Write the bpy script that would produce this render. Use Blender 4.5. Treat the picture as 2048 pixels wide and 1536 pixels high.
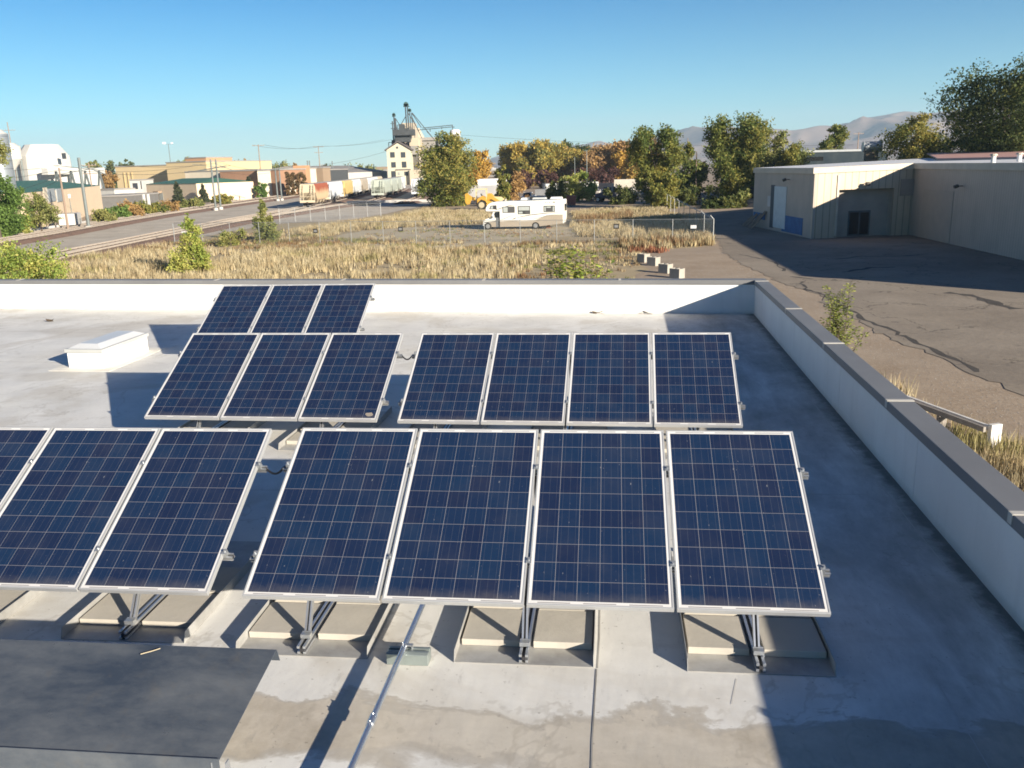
import bpy, math, random
import numpy as np
from mathutils import Vector, Matrix
for o in list(bpy.data.objects): bpy.data.objects.remove(o)
S = bpy.context.scene
COL = S.collection
rnd = random.Random(7)
RN = np.random.default_rng(11)
# ---------------------------------------------------------------- camera
F = 1711.784
CR = np.array([[0.99348443, 0.11077518, -0.02678689], [-0.00155568, 0.24819832, 0.96870799], [-0.11395726, 0.96235464, -0.2467535]])
CC = np.array([2.5886, -5.2482, 7.0])
cam = bpy.data.cameras.new("camera"); camo = bpy.data.objects.new("camera", cam); COL.objects.link(camo)
cam.sensor_width = 36.0; cam.lens = 36.0 * F / 2048; cam.clip_start = 0.05; cam.clip_end = 40000
m3 = Matrix(((CR[0][0], CR[1][0], -CR[2][0]), (CR[0][1], CR[1][1], -CR[2][1]), (CR[0][2], CR[1][2], -CR[2][2])))
camo.matrix_world = Matrix.Translation(Vector(CC)) @ m3.to_4x4()
S.camera = camo
# ---------------------------------------------------------------- sky, sun, exposure
SUN = Vector((2.55, -2.15, 1.0)).normalized()
w = bpy.data.worlds.new("World"); S.world = w; w.use_nodes = True
nt = w.node_tree; bg = nt.nodes["Background"]
sky = nt.nodes.new("ShaderNodeTexSky"); sky.sky_type = 'NISHITA'; sky.sun_disc = False
sky.sun_elevation = math.asin(SUN.z); sky.sun_rotation = math.atan2(SUN.x, SUN.y)
sky.air_density = 1.0; sky.dust_density = 0.3; sky.ozone_density = 2.0; sky.altitude = 1300
tc = nt.nodes.new("ShaderNodeTexCoord"); sp = nt.nodes.new("ShaderNodeSeparateXYZ"); nt.links.new(tc.outputs["Generated"], sp.inputs[0])
rp = nt.nodes.new("ShaderNodeValToRGB"); nt.links.new(sp.outputs[2], rp.inputs[0]); e = rp.color_ramp.elements   # deeper, cleaner blue than the model's low-sun sky
e[0].position = 0.0; e[0].color = (.88, 1.14, 1.20, 1); e[1].position = 1.0; e[1].color = (.035, .30, .66, 1)
x = e.new(.06); x.color = (.46, .98, 1.13, 1); x = e.new(.17); x.color = (.085, .66, 1.0, 1); x = e.new(.34); x.color = (.045, .34, .70, 1)
mx = nt.nodes.new("ShaderNodeMix"); mx.data_type = 'RGBA'; mx.blend_type = 'MULTIPLY'; mx.inputs[0].default_value = 1
nt.links.new(sky.outputs[0], mx.inputs[6]); nt.links.new(rp.outputs[0], mx.inputs[7])
nt.links.new(mx.outputs[2], bg.inputs[0]); bg.inputs[1].default_value = 0.05
sl = bpy.data.lights.new("sun", 'SUN'); slo = bpy.data.objects.new("sun", sl); COL.objects.link(slo)
sl.energy = 5.0; sl.angle = math.radians(0.53); sl.color = (1.0, 0.895, 0.735)
slo.rotation_euler = (-SUN).to_track_quat('-Z', 'Y').to_euler(); slo.location = (60, -50, 60)
S.view_settings.view_transform = 'Standard'; S.view_settings.look = 'None'; S.view_settings.exposure = 1.3
S.render.engine = 'CYCLES'; S.cycles.max_bounces = 6; S.cycles.diffuse_bounces = 3; S.cycles.glossy_bounces = 3
S.cycles.filter_width = 1.75; S.cycles.transparent_max_bounces = 12; S.cycles.volume_bounces = 0
# ---------------------------------------------------------------- pixel helpers: photo pixel (2048 wide) to a place in the world
def ray(px, py):
    return np.array([(px - 1024) / F, -(py - 768) / F, 1.0]) @ CR
def atz(px, py, z=0.0):
    d = ray(px, py); p = CC + d * (z - CC[2]) / d[2]; return Vector(p)
def G(px, py): p = atz(px, py); return (p.x, p.y)
def D(px, depth, py=400):                       # ground place seen in column px at a given camera depth
    d = ray(px, py); d = d / (d @ CR[2]) * depth; p = CC + d; return (p[0], p[1])
def HZ(px, py, xy):                             # height at which the line of sight through px,py passes over xy
    d = ray(px, py); t = math.hypot(xy[0] - CC[0], xy[1] - CC[1]) / math.hypot(d[0], d[1]); return CC[2] + d[2] * t
def dep(xy): return float((np.array([xy[0], xy[1], 0]) - CC) @ CR[2])
ZR = 3.6846; ZP = 4.1046; TILT = math.radians(28.86)
# ---------------------------------------------------------------- materials
def ramp2(nt, fac, c0, c1, p0=0.3, p1=0.7):
    r = nt.nodes.new("ShaderNodeValToRGB"); e = r.color_ramp.elements
    e[0].position = p0; e[1].position = p1; e[0].color = (*c0, 1); e[1].color = (*c1, 1)
    nt.links.new(fac, r.inputs[0]); return r.outputs[0]
def noise(nt, scale, detail=4, rough=0.55, vec=None, dist=0.0):
    n = nt.nodes.new("ShaderNodeTexNoise"); n.inputs["Scale"].default_value = scale; n.inputs["Detail"].default_value = detail
    n.inputs["Roughness"].default_value = rough; n.inputs["Distortion"].default_value = dist
    if vec is not None: nt.links.new(vec, n.inputs["Vector"])
    return n.outputs["Fac"]
def coords(nt, scale=(1, 1, 1), which="Object"):
    t = nt.nodes.new("ShaderNodeTexCoord"); m = nt.nodes.new("ShaderNodeMapping"); m.inputs["Scale"].default_value = scale
    nt.links.new(t.outputs[which], m.inputs[0]); return m.outputs[0]
def mth(nt, op, a, b=None, c=None):
    n = nt.nodes.new("ShaderNodeMath"); n.operation = op
    for i, x in enumerate((a, b, c)):
        if x is None: continue
        if isinstance(x, (int, float)): n.inputs[i].default_value = x
        else: nt.links.new(x, n.inputs[i])
    return n.outputs[0]
def mixc(nt, fac, a, b, mode='MIX'):
    n = nt.nodes.new("ShaderNodeMix"); n.data_type = 'RGBA'; n.blend_type = mode
    for i, x in ((0, fac), (6, a), (7, b)):
        if isinstance(x, (int, float)): n.inputs[i].default_value = x
        elif isinstance(x, tuple): n.inputs[i].default_value = (*x, 1)
        else: nt.links.new(x, n.inputs[i])
    return n.outputs[2]
def newmat(name, rough=0.7, metal=0.0, spec=0.5):
    m = bpy.data.materials.new(name); m.use_nodes = True
    b = m.node_tree.nodes["Principled BSDF"]; b.inputs["Roughness"].default_value = rough
    b.inputs["Metallic"].default_value = metal; b.inputs["Specular IOR Level"].default_value = spec
    return m, m.node_tree, b
def bump(nt, b, h, strength=0.3, dist=0.02):
    n = nt.nodes.new("ShaderNodeBump"); n.inputs["Strength"].default_value = strength; n.inputs["Distance"].default_value = dist
    nt.links.new(h, n.inputs["Height"]); nt.links.new(n.outputs[0], b.inputs["Normal"])
MC = {}
def mat(name, c, c2=None, rough=0.7, metal=0.0, scale=1.0, stretch=(1, 1, 1), spec=0.4, bmp=0.0, detail=5, p0=0.3, p1=0.7):
    if name in MC: return MC[name]
    m, nt, b = newmat(name, rough, metal, spec)
    if c2 is None: c2 = tuple(x * 0.82 for x in c)
    v = coords(nt, stretch)
    f = noise(nt, scale, detail, 0.6, v)
    nt.links.new(ramp2(nt, f, c2, c, p0, p1), b.inputs["Base Color"])
    if bmp: bump(nt, b, noise(nt, scale * 6, 4, 0.6, v), bmp)
    MC[name] = m; return m
def ribmat(name, c, pitch=0.3, axis=0, depth=0.6, c2=None):
    if name in MC: return MC[name]
    m, nt, b = newmat(name, 0.55)
    v = coords(nt); f = noise(nt, 0.5, 5, 0.6, v)
    s = nt.nodes.new("ShaderNodeSeparateXYZ"); nt.links.new(v, s.inputs[0])
    u = mth(nt, 'FRACT', mth(nt, 'DIVIDE', s.outputs[axis], pitch))
    g = mth(nt, 'LESS_THAN', mth(nt, 'ABSOLUTE', mth(nt, 'SUBTRACT', u, 0.5)), 0.07)
    col = ramp2(nt, f, c2 or tuple(x * 0.86 for x in c), c)
    st = ramp2(nt, noise(nt, 1.6, 7, .7, coords(nt, (1, 1, .12))), (0, 0, 0), (1, 1, 1), .50, .78); col = mixc(nt, mth(nt, 'MULTIPLY', st, .4), col, tuple(x * 0.55 for x in c))
    nt.links.new(mixc(nt, mth(nt, 'MULTIPLY', g, depth), col, tuple(x * 0.45 for x in c)), b.inputs["Base Color"])
    MC[name] = m; return m
def leafmat(name, transl=0.3):
    if name in MC: return MC[name]
    m = bpy.data.materials.new(name); m.use_nodes = True; nt = m.node_tree; b = nt.nodes["Principled BSDF"]
    b.inputs["Roughness"].default_value = 0.6; b.inputs["Specular IOR Level"].default_value = 0.25
    a = nt.nodes.new("ShaderNodeAttribute"); a.attribute_name = "Col"
    nt.links.new(a.outputs["Color"], b.inputs["Base Color"])
    t = nt.nodes.new("ShaderNodeBsdfTranslucent"); nt.links.new(a.outputs["Color"], t.inputs[0])
    x = nt.nodes.new("ShaderNodeMixShader"); x.inputs[0].default_value = transl
    nt.links.new(b.outputs[0], x.inputs[1]); nt.links.new(t.outputs[0], x.inputs[2])
    nt.links.new(x.outputs[0], nt.nodes["Material Output"].inputs[0]); MC[name] = m; return m
# ---------------------------------------------------------------- mesh helper
class MB:
    def __init__(s): s.v = []; s.f = []; s.m = []
    def poly(s, pts, m=0):
        n = len(s.v); s.v += [tuple(p) for p in pts]; s.f.append(tuple(range(n, n + len(pts)))); s.m.append(m)
    def box(s, a, b, m=0):
        x0, y0, z0 = a; x1, y1, z1 = b
        s.hexa([(x0, y0, z0), (x1, y0, z0), (x1, y1, z0), (x0, y1, z0), (x0, y0, z1), (x1, y0, z1), (x1, y1, z1), (x0, y1, z1)], m)
    def hexa(s, p, m=0):
        n = len(s.v); s.v += [tuple(q) for q in p]
        for q in ((3, 2, 1, 0), (4, 5, 6, 7), (0, 1, 5, 4), (1, 2, 6, 5), (2, 3, 7, 6), (3, 0, 4, 7)):
            s.f.append(tuple(n + i for i in q)); s.m.append(m)
    def obox(s, c, size, rz=0.0, m=0, rx=0.0, ry=0.0):
        M = Matrix.Translation(c) @ Matrix.Rotation(rz, 4, 'Z') @ Matrix.Rotation(ry, 4, 'Y') @ Matrix.Rotation(rx, 4, 'X')
        a, b, h = (q / 2 for q in size)
        s.hexa([M @ Vector(q) for q in ((-a, -b, -h), (a, -b, -h), (a, b, -h), (-a, b, -h), (-a, -b, h), (a, -b, h), (a, b, h), (-a, b, h))], m)
    def bar(s, p0, p1, w, h=None, m=0, up=(0, 0, 1)):
        h = h or w; p0 = Vector(p0); p1 = Vector(p1); d = (p1 - p0).normalized(); u = Vector(up)
        if abs(d.dot(u)) > 0.98: u = Vector((0, 1, 0))
        r = d.cross(u).normalized() * w / 2; u = r.cross(d).normalized() * h / 2
        s.hexa([p0 - r - u, p0 + r - u, p1 + r - u, p1 - r - u, p0 - r + u, p0 + r + u, p1 + r + u, p1 - r + u], m)
    def cyl(s, p0, p1, r0, r1=None, n=12, m=0, caps=True):
        r1 = r0 if r1 is None else r1; p0 = Vector(p0); p1 = Vector(p1); d = (p1 - p0).normalized()
        u = Vector((0, 0, 1)) if abs(d.z) < 0.9 else Vector((1, 0, 0))
        a = d.cross(u).normalized(); b = d.cross(a); k = len(s.v)
        for P, R in ((p0, r0), (p1, r1)):
            for i in range(n):
                t = 2 * math.pi * i / n; s.v.append(tuple(P + a * (R * math.cos(t)) + b * (R * math.sin(t))))
        for i in range(n):
            j = (i + 1) % n; s.f.append((k + i, k + n + i, k + n + j, k + j)); s.m.append(m)
        if caps:
            s.f.append(tuple(k + i for i in range(n))); s.m.append(m)
            s.f.append(tuple(k + n + n - 1 - i for i in range(n))); s.m.append(m)
    def tube(s, pts, r, n=8, m=0):
        for i in range(len(pts) - 1):
            ra = r[i] if isinstance(r, (list, tuple)) else r; rb = r[i + 1] if isinstance(r, (list, tuple)) else r
            s.cyl(pts[i], pts[i + 1], ra, rb, n, m, caps=(i in (0, len(pts) - 2)))
    def prism(s, pts, vec, m=0, mcap=None):
        vec = Vector(vec); n = len(pts); k = len(s.v); P = [Vector(p) for p in pts]
        s.v += [tuple(p) for p in P] + [tuple(p + vec) for p in P]
        s.f.append(tuple(range(k + n - 1, k - 1, -1))); s.m.append(m if mcap is None else mcap)
        s.f.append(tuple(range(k + n, k + 2 * n))); s.m.append(m if mcap is None else mcap)
        for i in range(n):
            j = (i + 1) % n; s.f.append((k + i, k + j, k + n + j, k + n + i)); s.m.append(m)
    def wallbox(s, A, B, u0, u1, z0, z1, d0, d1, m=0):
        A = Vector((A[0], A[1], 0)); B = Vector((B[0], B[1], 0)); d = (B - A).normalized(); n = Vector((d.y, -d.x, 0))
        q = lambda u, o, z: A + d * u + n * o + Vector((0, 0, z))
        s.hexa([q(u0, d1, z0), q(u1, d1, z0), q(u1, d0, z0), q(u0, d0, z0), q(u0, d1, z1), q(u1, d1, z1), q(u1, d0, z1), q(u0, d0, z1)], m)
WM = {}
def tag(o, label=None, cat=None, group=None, kind=None):
    if label: o["label"] = label
    if cat: o["category"] = cat
    if group: o["group"] = group
    if kind: o["kind"] = kind
    return o
def thing(name, label, cat, loc=(0, 0, 0), rz=0.0, group=None, rx=0.0):
    o = bpy.data.objects.new(name, None); COL.objects.link(o); o.empty_display_size = 0.2
    o.location = loc; o.rotation_euler = (rx, 0, rz)
    WM[o] = Matrix.Translation(Vector(loc)) @ Matrix.Rotation(rz, 4, 'Z') @ Matrix.Rotation(rx, 4, 'X')
    return tag(o, label, cat, group)
def fixnormals(me):
    import bmesh
    b = bmesh.new(); b.from_mesh(me); bmesh.ops.recalc_face_normals(b, faces=b.faces); b.to_mesh(me); b.free()
def part(name, mb, mats, parent=None, world=True, bevel=0.0, smooth=False, label=None, recalc=True):
    me = bpy.data.meshes.new(name)
    vs = mb.v
    if parent is not None and world:
        inv = WM[parent].inverted(); vs = [tuple(inv @ Vector(v)) for v in vs]
    me.from_pydata(vs, [], mb.f)
    for x in (mats if isinstance(mats, (list, tuple)) else [mats]): me.materials.append(x)
    if len(me.materials) > 1: me.polygons.foreach_set("material_index", mb.m)
    if recalc: fixnormals(me)
    if smooth:
        me.polygons.foreach_set("use_smooth", [True] * len(me.polygons))
        try: me.set_sharp_from_angle(angle=math.radians(35))
        except Exception: pass
    o = bpy.data.objects.new(name, me); COL.objects.link(o)
    if parent is not None: o.parent = parent; WM[o] = WM[parent].copy()
    else: WM[o] = Matrix.Identity(4)
    if bevel:
        bv = o.modifiers.new("bevel", 'BEVEL'); bv.width = bevel; bv.segments = 2; bv.limit_method = 'ANGLE'
    if label: o["label"] = label
    return o
def dup(root, label, loc=None, rz=None, group=None):
    r = root.copy(); COL.objects.link(r); r["label"] = label
    if loc is not None: r.location = loc
    if rz is not None: r.rotation_euler = (r.rotation_euler[0], 0, rz)
    if group: r["group"] = group
    for ch in list(root.children):
        c = ch.copy(); COL.objects.link(c); c.parent = r
        for g in list(ch.children):
            d = g.copy(); COL.objects.link(d); d.parent = c
    return r
def bigmesh(name, verts, faces, cols, material, parent=None, world=True):
    """verts Nx3, faces Mxk array, cols Mx3: one mesh with a colour per face"""
    me = bpy.data.meshes.new(name); M, k = faces.shape
    if parent is not None and world:
        loc = np.array(WM[parent].translation); verts = verts - loc
    me.vertices.add(len(verts)); me.vertices.foreach_set("co", verts.astype(np.float32).ravel())
    me.loops.add(M * k); me.loops.foreach_set("vertex_index", faces.astype(np.int32).ravel())
    me.polygons.add(M); me.polygons.foreach_set("loop_start", np.arange(0, M * k, k, dtype=np.int32))
    me.polygons.foreach_set("loop_total", np.full(M, k, dtype=np.int32))
    me.update(calc_edges=True)
    a = me.color_attributes.new("Col", 'FLOAT_COLOR', 'CORNER')
    c = np.ones((M, k, 4), np.float32); c[:, :, :3] = np.clip(cols, 0, 1)[:, None, :]
    a.data.foreach_set("color", c.ravel()); me.materials.append(material)
    o = bpy.data.objects.new(name, me); COL.objects.link(o)
    if parent is not None: o.parent = parent
    return o
def seg(A, B): return math.hypot(B[0] - A[0], B[1] - A[1])
# ================================================================ OUR FLAT ROOF
PX0, PY0 = 5.741, 13.95
sb = 0.0907                                            # back parapet runs slightly off square
nb = Vector((sb, 1, 0)).normalized()                   # outward normal of the back parapet
def rx(y, o=0.0): return 5.515 + 0.0162 * y + o        # inner face of the right parapet
def by(x): return PY0 + sb * (PX0 - x)
XL, YF = -24.0, -11.0
def roofmat():
    m, nt, b = newmat("roof_membrane", 0.6, 0, 0.35)
    t = nt.nodes.new("ShaderNodeNewGeometry"); v = t.outputs["Position"]
    sx = nt.nodes.new("ShaderNodeSeparateXYZ"); nt.links.new(v, sx.inputs[0])
    X, Y = sx.outputs[0], sx.outputs[1]
    base = ramp2(nt, noise(nt, 0.9, 8, 0.65, v), (0.55, 0.545, 0.525), (0.74, 0.735, 0.71), 0.32, 0.70)
    # brown dried-puddle stains with ragged outlines, in the bands where water stands
    n1 = noise(nt, 1.6, 9, 0.62, coords(nt, (0.55, 1.0, 1)), 0.3)
    y1 = mth(nt, 'ADD', Y, mth(nt, 'MULTIPLY', mth(nt, 'SUBTRACT', n1, 0.5), 1.5))
    sm = nt.nodes.new("ShaderNodeMapRange"); nt.links.new(y1, sm.inputs[0])
    for i_, v_ in ((1, -0.60), (2, -0.50), (3, 1.0), (4, 0.0)): sm.inputs[i_].default_value = v_
    sm2 = nt.nodes.new("ShaderNodeMapRange"); nt.links.new(y1, sm2.inputs[0])
    for i_, v_ in ((1, -1.20), (2, -1.02), (3, 0.0), (4, 1.0)): sm2.inputs[i_].default_value = v_
    band = mth(nt, 'MULTIPLY', sm.outputs[0], sm2.outputs[0])
    stain = ramp2(nt, noise(nt, 3.2, 9, 0.72, v), (0.36, 0.315, 0.25), (0.56, 0.51, 0.435), 0.3, 0.7)
    c = mixc(nt, mth(nt, 'MULTIPLY', band, 0.95), base, stain)
    # fainter patches elsewhere
    n2 = ramp2(nt, noise(nt, 0.35, 7, 0.6, v, 0.4), (0, 0, 0), (1, 1, 1), 0.52, 0.58)
    c = mixc(nt, mth(nt, 'MULTIPLY', n2, 0.5), c, (0.46, 0.425, 0.365))
    n3 = ramp2(nt, noise(nt, 0.16, 5, 0.6, v, 0.2), (0, 0, 0), (1, 1, 1), 0.50, 0.62)
    c = mixc(nt, mth(nt, 'MULTIPLY', n3, 0.3), c, (0.80, 0.77, 0.68))
    # grime drifted along the foot of the right parapet and the back corner
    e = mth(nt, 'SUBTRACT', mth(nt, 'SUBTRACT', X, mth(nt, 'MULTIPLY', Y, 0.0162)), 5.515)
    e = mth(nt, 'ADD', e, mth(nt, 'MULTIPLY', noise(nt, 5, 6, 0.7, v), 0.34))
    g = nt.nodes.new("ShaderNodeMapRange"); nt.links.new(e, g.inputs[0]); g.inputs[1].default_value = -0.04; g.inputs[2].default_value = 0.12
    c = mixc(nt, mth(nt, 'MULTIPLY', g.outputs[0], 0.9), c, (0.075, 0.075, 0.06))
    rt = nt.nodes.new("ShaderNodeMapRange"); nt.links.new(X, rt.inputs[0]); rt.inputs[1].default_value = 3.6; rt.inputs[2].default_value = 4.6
    n4 = ramp2(nt, noise(nt, 1.1, 9, .72, coords(nt, (1.4, .5, 1)), .2), (0, 0, 0), (1, 1, 1), .36, .66); c = mixc(nt, mth(nt, 'MULTIPLY', mth(nt, 'MULTIPLY', n4, rt.outputs[0]), .75), c, (.20, .20, .185))  # dirt mottles, also painted in to deepen the parapet's shade on the right
    ed = mth(nt, 'MULTIPLY', band, mth(nt, 'SUBTRACT', 1.0, band)); c = mixc(nt, mth(nt, 'MULTIPLY', ed, 1.4), c, (0.22, 0.185, 0.14))     # dried tide line round each puddle
    rg = noise(nt, 0.55, 6, .6, v, .3); rl = ramp2(nt, mth(nt, 'ABSOLUTE', mth(nt, 'SUBTRACT', rg, .56)), (1, 1, 1), (0, 0, 0), .002, .010); c = mixc(nt, mth(nt, 'MULTIPLY', rl, .28), c, (0.28, 0.25, 0.20))
    rg2 = ramp2(nt, noise(nt, 2.6, 9, .72, coords(nt, (.35, 1.2, 1))), (0, 0, 0), (1, 1, 1), .54, .70); c = mixc(nt, mth(nt, 'MULTIPLY', rg2, .35), c, (0.40, 0.37, 0.32))
    # dark specks and scuffs
    sp = ramp2(nt, noise(nt, 26, 3, 0.5, v), (0, 0, 0), (1, 1, 1), 0.69, 0.73)
    c = mixc(nt, mth(nt, 'MULTIPLY', sp, 0.45), c, (0.14, 0.12, 0.10))
    scf = ramp2(nt, noise(nt, 7, 6, 0.75, coords(nt, (1.0, 0.35, 1))), (0, 0, 0), (1, 1, 1), 0.60, 0.68)
    c = mixc(nt, mth(nt, 'MULTIPLY', scf, 0.34), c, (0.27, 0.26, 0.24))
    nt.links.new(c, b.inputs["Base Color"])
    bump(nt, b, noise(nt, 1.2, 5, 0.6, coords(nt, (1, 0.5, 1))), 0.25, 0.05)
    return m
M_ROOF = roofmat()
def wallmat():
    m, nt, b = newmat("parapet_white", .6, 0, .35); v = nt.nodes.new("ShaderNodeNewGeometry").outputs["Position"]; mp_ = nt.nodes.new("ShaderNodeMapping"); mp_.inputs["Scale"].default_value = (3.0, 3.0, .25); nt.links.new(v, mp_.inputs[0])
    c = ramp2(nt, noise(nt, .7, 6, .6, v), (.70, .69, .67), (.80, .79, .77)); st = ramp2(nt, noise(nt, 1.0, 7, .7, mp_.outputs[0]), (0, 0, 0), (1, 1, 1), .52, .8); c = mixc(nt, mth(nt, 'MULTIPLY', st, .30), c, (.46, .44, .40))
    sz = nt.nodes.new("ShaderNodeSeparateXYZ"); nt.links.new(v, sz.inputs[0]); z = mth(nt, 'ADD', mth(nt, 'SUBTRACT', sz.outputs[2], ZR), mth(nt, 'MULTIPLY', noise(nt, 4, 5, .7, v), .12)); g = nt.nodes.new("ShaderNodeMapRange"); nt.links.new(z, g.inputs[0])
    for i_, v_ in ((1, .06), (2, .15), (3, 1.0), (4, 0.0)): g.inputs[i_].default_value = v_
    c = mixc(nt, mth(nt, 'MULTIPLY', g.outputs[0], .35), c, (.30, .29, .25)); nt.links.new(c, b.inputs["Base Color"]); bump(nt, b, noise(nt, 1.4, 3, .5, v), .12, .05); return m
M_WALLW = wallmat()
M_COP = mat("coping_metal", (0.20, 0.20, 0.205), (0.155, 0.155, 0.16), 0.5, 0, 0.6, spec=0.5)
M_CAULK = mat("coping_caulk", (0.52, 0.50, 0.46), None, 0.8)
M_STUCCO = mat("outer_wall", (0.5, 0.46, 0.4), None, 0.9)
bld = thing("flat_roofed_building", "flat white membrane roof with a white parapet and grey metal coping, carrying the solar panels", "building", (PX0, PY0, 0))
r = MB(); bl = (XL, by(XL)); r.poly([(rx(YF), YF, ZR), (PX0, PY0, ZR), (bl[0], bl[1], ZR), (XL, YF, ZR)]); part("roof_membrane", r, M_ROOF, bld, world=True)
# lap seams of the membrane sheets: raised 3 mm
M_SEAM = mat("seam_dark", (0.20, 0.19, 0.175), (0.34, 0.33, 0.31), 0.8, 0, 2.0)  # dark tone of the lap seams themselves
M_SEAM2 = mat("seam_pale", (0.40, 0.39, 0.365), (0.52, 0.51, 0.49), 0.8, 0, 1.5)
for p, q, wd in (((2.50, -0.09), (2.44, -4.5), .010), ((2.505, -0.08), (2.53, 2.9), .008), ((-9.2, 4.2), (-6.6, 6.6), .016), ((4.62, -5), (4.70, 0.1), .006),
                 ((-2.4, 11.6), (5.2, 11.1), .014), ((-20, 13.2), (-2.4, 11.6), .014), ((-3.2, 3.0), (5.2, 3.2), .012), ((5.27, -8), (5.47, 13.6), .012), ((-9.5, 7.4), (-9.3, 13.4), .02), ((3.35, -0.42), (3.42, -0.14), .0045), ((-12, 9.6), (-7.4, 9.2), .014), ((1.0, -1.9), (4.6, -2.1), .01)):
    s_ = MB(); a = Vector((*p, ZR)); b_ = Vector((*q, ZR)); N_ = max(1, int((b_ - a).length / .35)); P_ = [a.lerp(b_, i / N_) for i in range(N_ + 1)]; d = (b_ - a).normalized(); n0 = Vector((-d.y, d.x, 0))
    for i in range(1, N_): P_[i] = P_[i] + n0 * rnd.uniform(-.006, .006)
    up = Vector((0, 0, .003))
    for u, v in zip(P_, P_[1:]): n = n0 * wd / 2; s_.poly([u - n + up, v - n + up, v + n + up, u + n + up])
    part("lap_seam", s_, M_SEAM if wd in (.010, .008) and p[1] < 0 else M_SEAM2, bld, recalc=False)
TH = 0.22
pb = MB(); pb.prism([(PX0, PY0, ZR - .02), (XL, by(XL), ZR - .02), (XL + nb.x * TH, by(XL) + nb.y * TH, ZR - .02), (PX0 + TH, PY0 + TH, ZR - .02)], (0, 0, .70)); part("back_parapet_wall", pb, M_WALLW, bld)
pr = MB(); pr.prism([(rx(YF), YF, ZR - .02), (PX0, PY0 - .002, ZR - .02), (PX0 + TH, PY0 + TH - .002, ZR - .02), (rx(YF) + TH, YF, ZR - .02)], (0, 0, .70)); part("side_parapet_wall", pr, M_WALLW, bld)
z0, z1 = ZR + .655, ZR + .755
for nm, pts in (("back_coping", [(PX0 - .025, PY0 - .025), (XL, by(XL) - .025), (XL, by(XL) + TH + .03), (PX0 + TH + .03, PY0 + TH + .03)]),
                ("side_coping", [(rx(YF) - .025, YF), (PX0 - .025, PY0 - .028), (PX0 + TH + .03, PY0 + TH + .027), (rx(YF) + TH + .03, YF)])):
    c = MB(); c.prism([(x, y, z0) for x, y in pts], (0, 0, z1 - z0)); part(nm, c, M_COP, bld, bevel=0.006)
M_CAULK2 = M_CAULK
for y in (13.75, 10.1, 7.1, 4.05, 0.95, -2.1):
    cs = MB(); cs.box((rx(y) - .027, y - .035, z1), (rx(y) + TH + .032, y + .035, z1 + .006)); cs.box((rx(y) - .031, y - .035, z0 + .02), (rx(y) - .025, y + .035, z1 + .006)); part("seam_strip", cs, M_CAULK, bld)
for x in (-12.9, -7.2, -3.85, -0.36, 2.8):
    a = by(x); cs = MB(); cs.box((x - .03, a - .03, z1), (x + .03, a + TH + .035, z1 + .006)); part("seam_strip", cs, M_CAULK, bld)
for px in (-17.5, -13.1, -8.7, -4.2, .1, 3.9):
    c = MB(); dx = .035; y0_ = by(px); c.hexa([(px - dx, by(px - dx) - .003, ZR), (px + dx, by(px + dx) - .003, ZR), (px + dx, by(px + dx) + .002, ZR), (px - dx, by(px - dx) + .002, ZR), (px - dx, by(px - dx) - .003, z0), (px + dx, by(px + dx) - .003, z0), (px + dx, by(px + dx) + .002, z0), (px - dx, by(px - dx) + .002, z0)]); part("wall_seam", c, M_WALLW, bld)
for yy in (12.9, 9.4, 6.2, 3.1, .2, -2.6):
    c = MB(); c.hexa([(rx(yy - .04) - .003, yy - .04, ZR), (rx(yy - .04) + .002, yy - .04, ZR), (rx(yy + .04) + .002, yy + .04, ZR), (rx(yy + .04) - .003, yy + .04, ZR), (rx(yy - .04) - .003, yy - .04, z0), (rx(yy - .04) + .002, yy - .04, z0), (rx(yy + .04) + .002, yy + .04, z0), (rx(yy + .04) - .003, yy + .04, z0)]); part("wall_seam", c, M_WALLW, bld)
ow = MB()
o1 = [(rx(YF) + TH, YF, 0), (PX0 + TH, PY0 + TH, 0), (XL + .02, by(XL) + TH, 0), (XL + .02, YF, 0)]
for i in range(4):
    a, b_ = o1[i], o1[(i + 1) % 4]; ow.poly([a, b_, (b_[0], b_[1], ZR - .03), (a[0], a[1], ZR - .03)])
part("outer_wall", ow, M_STUCCO, bld, recalc=False)
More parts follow.
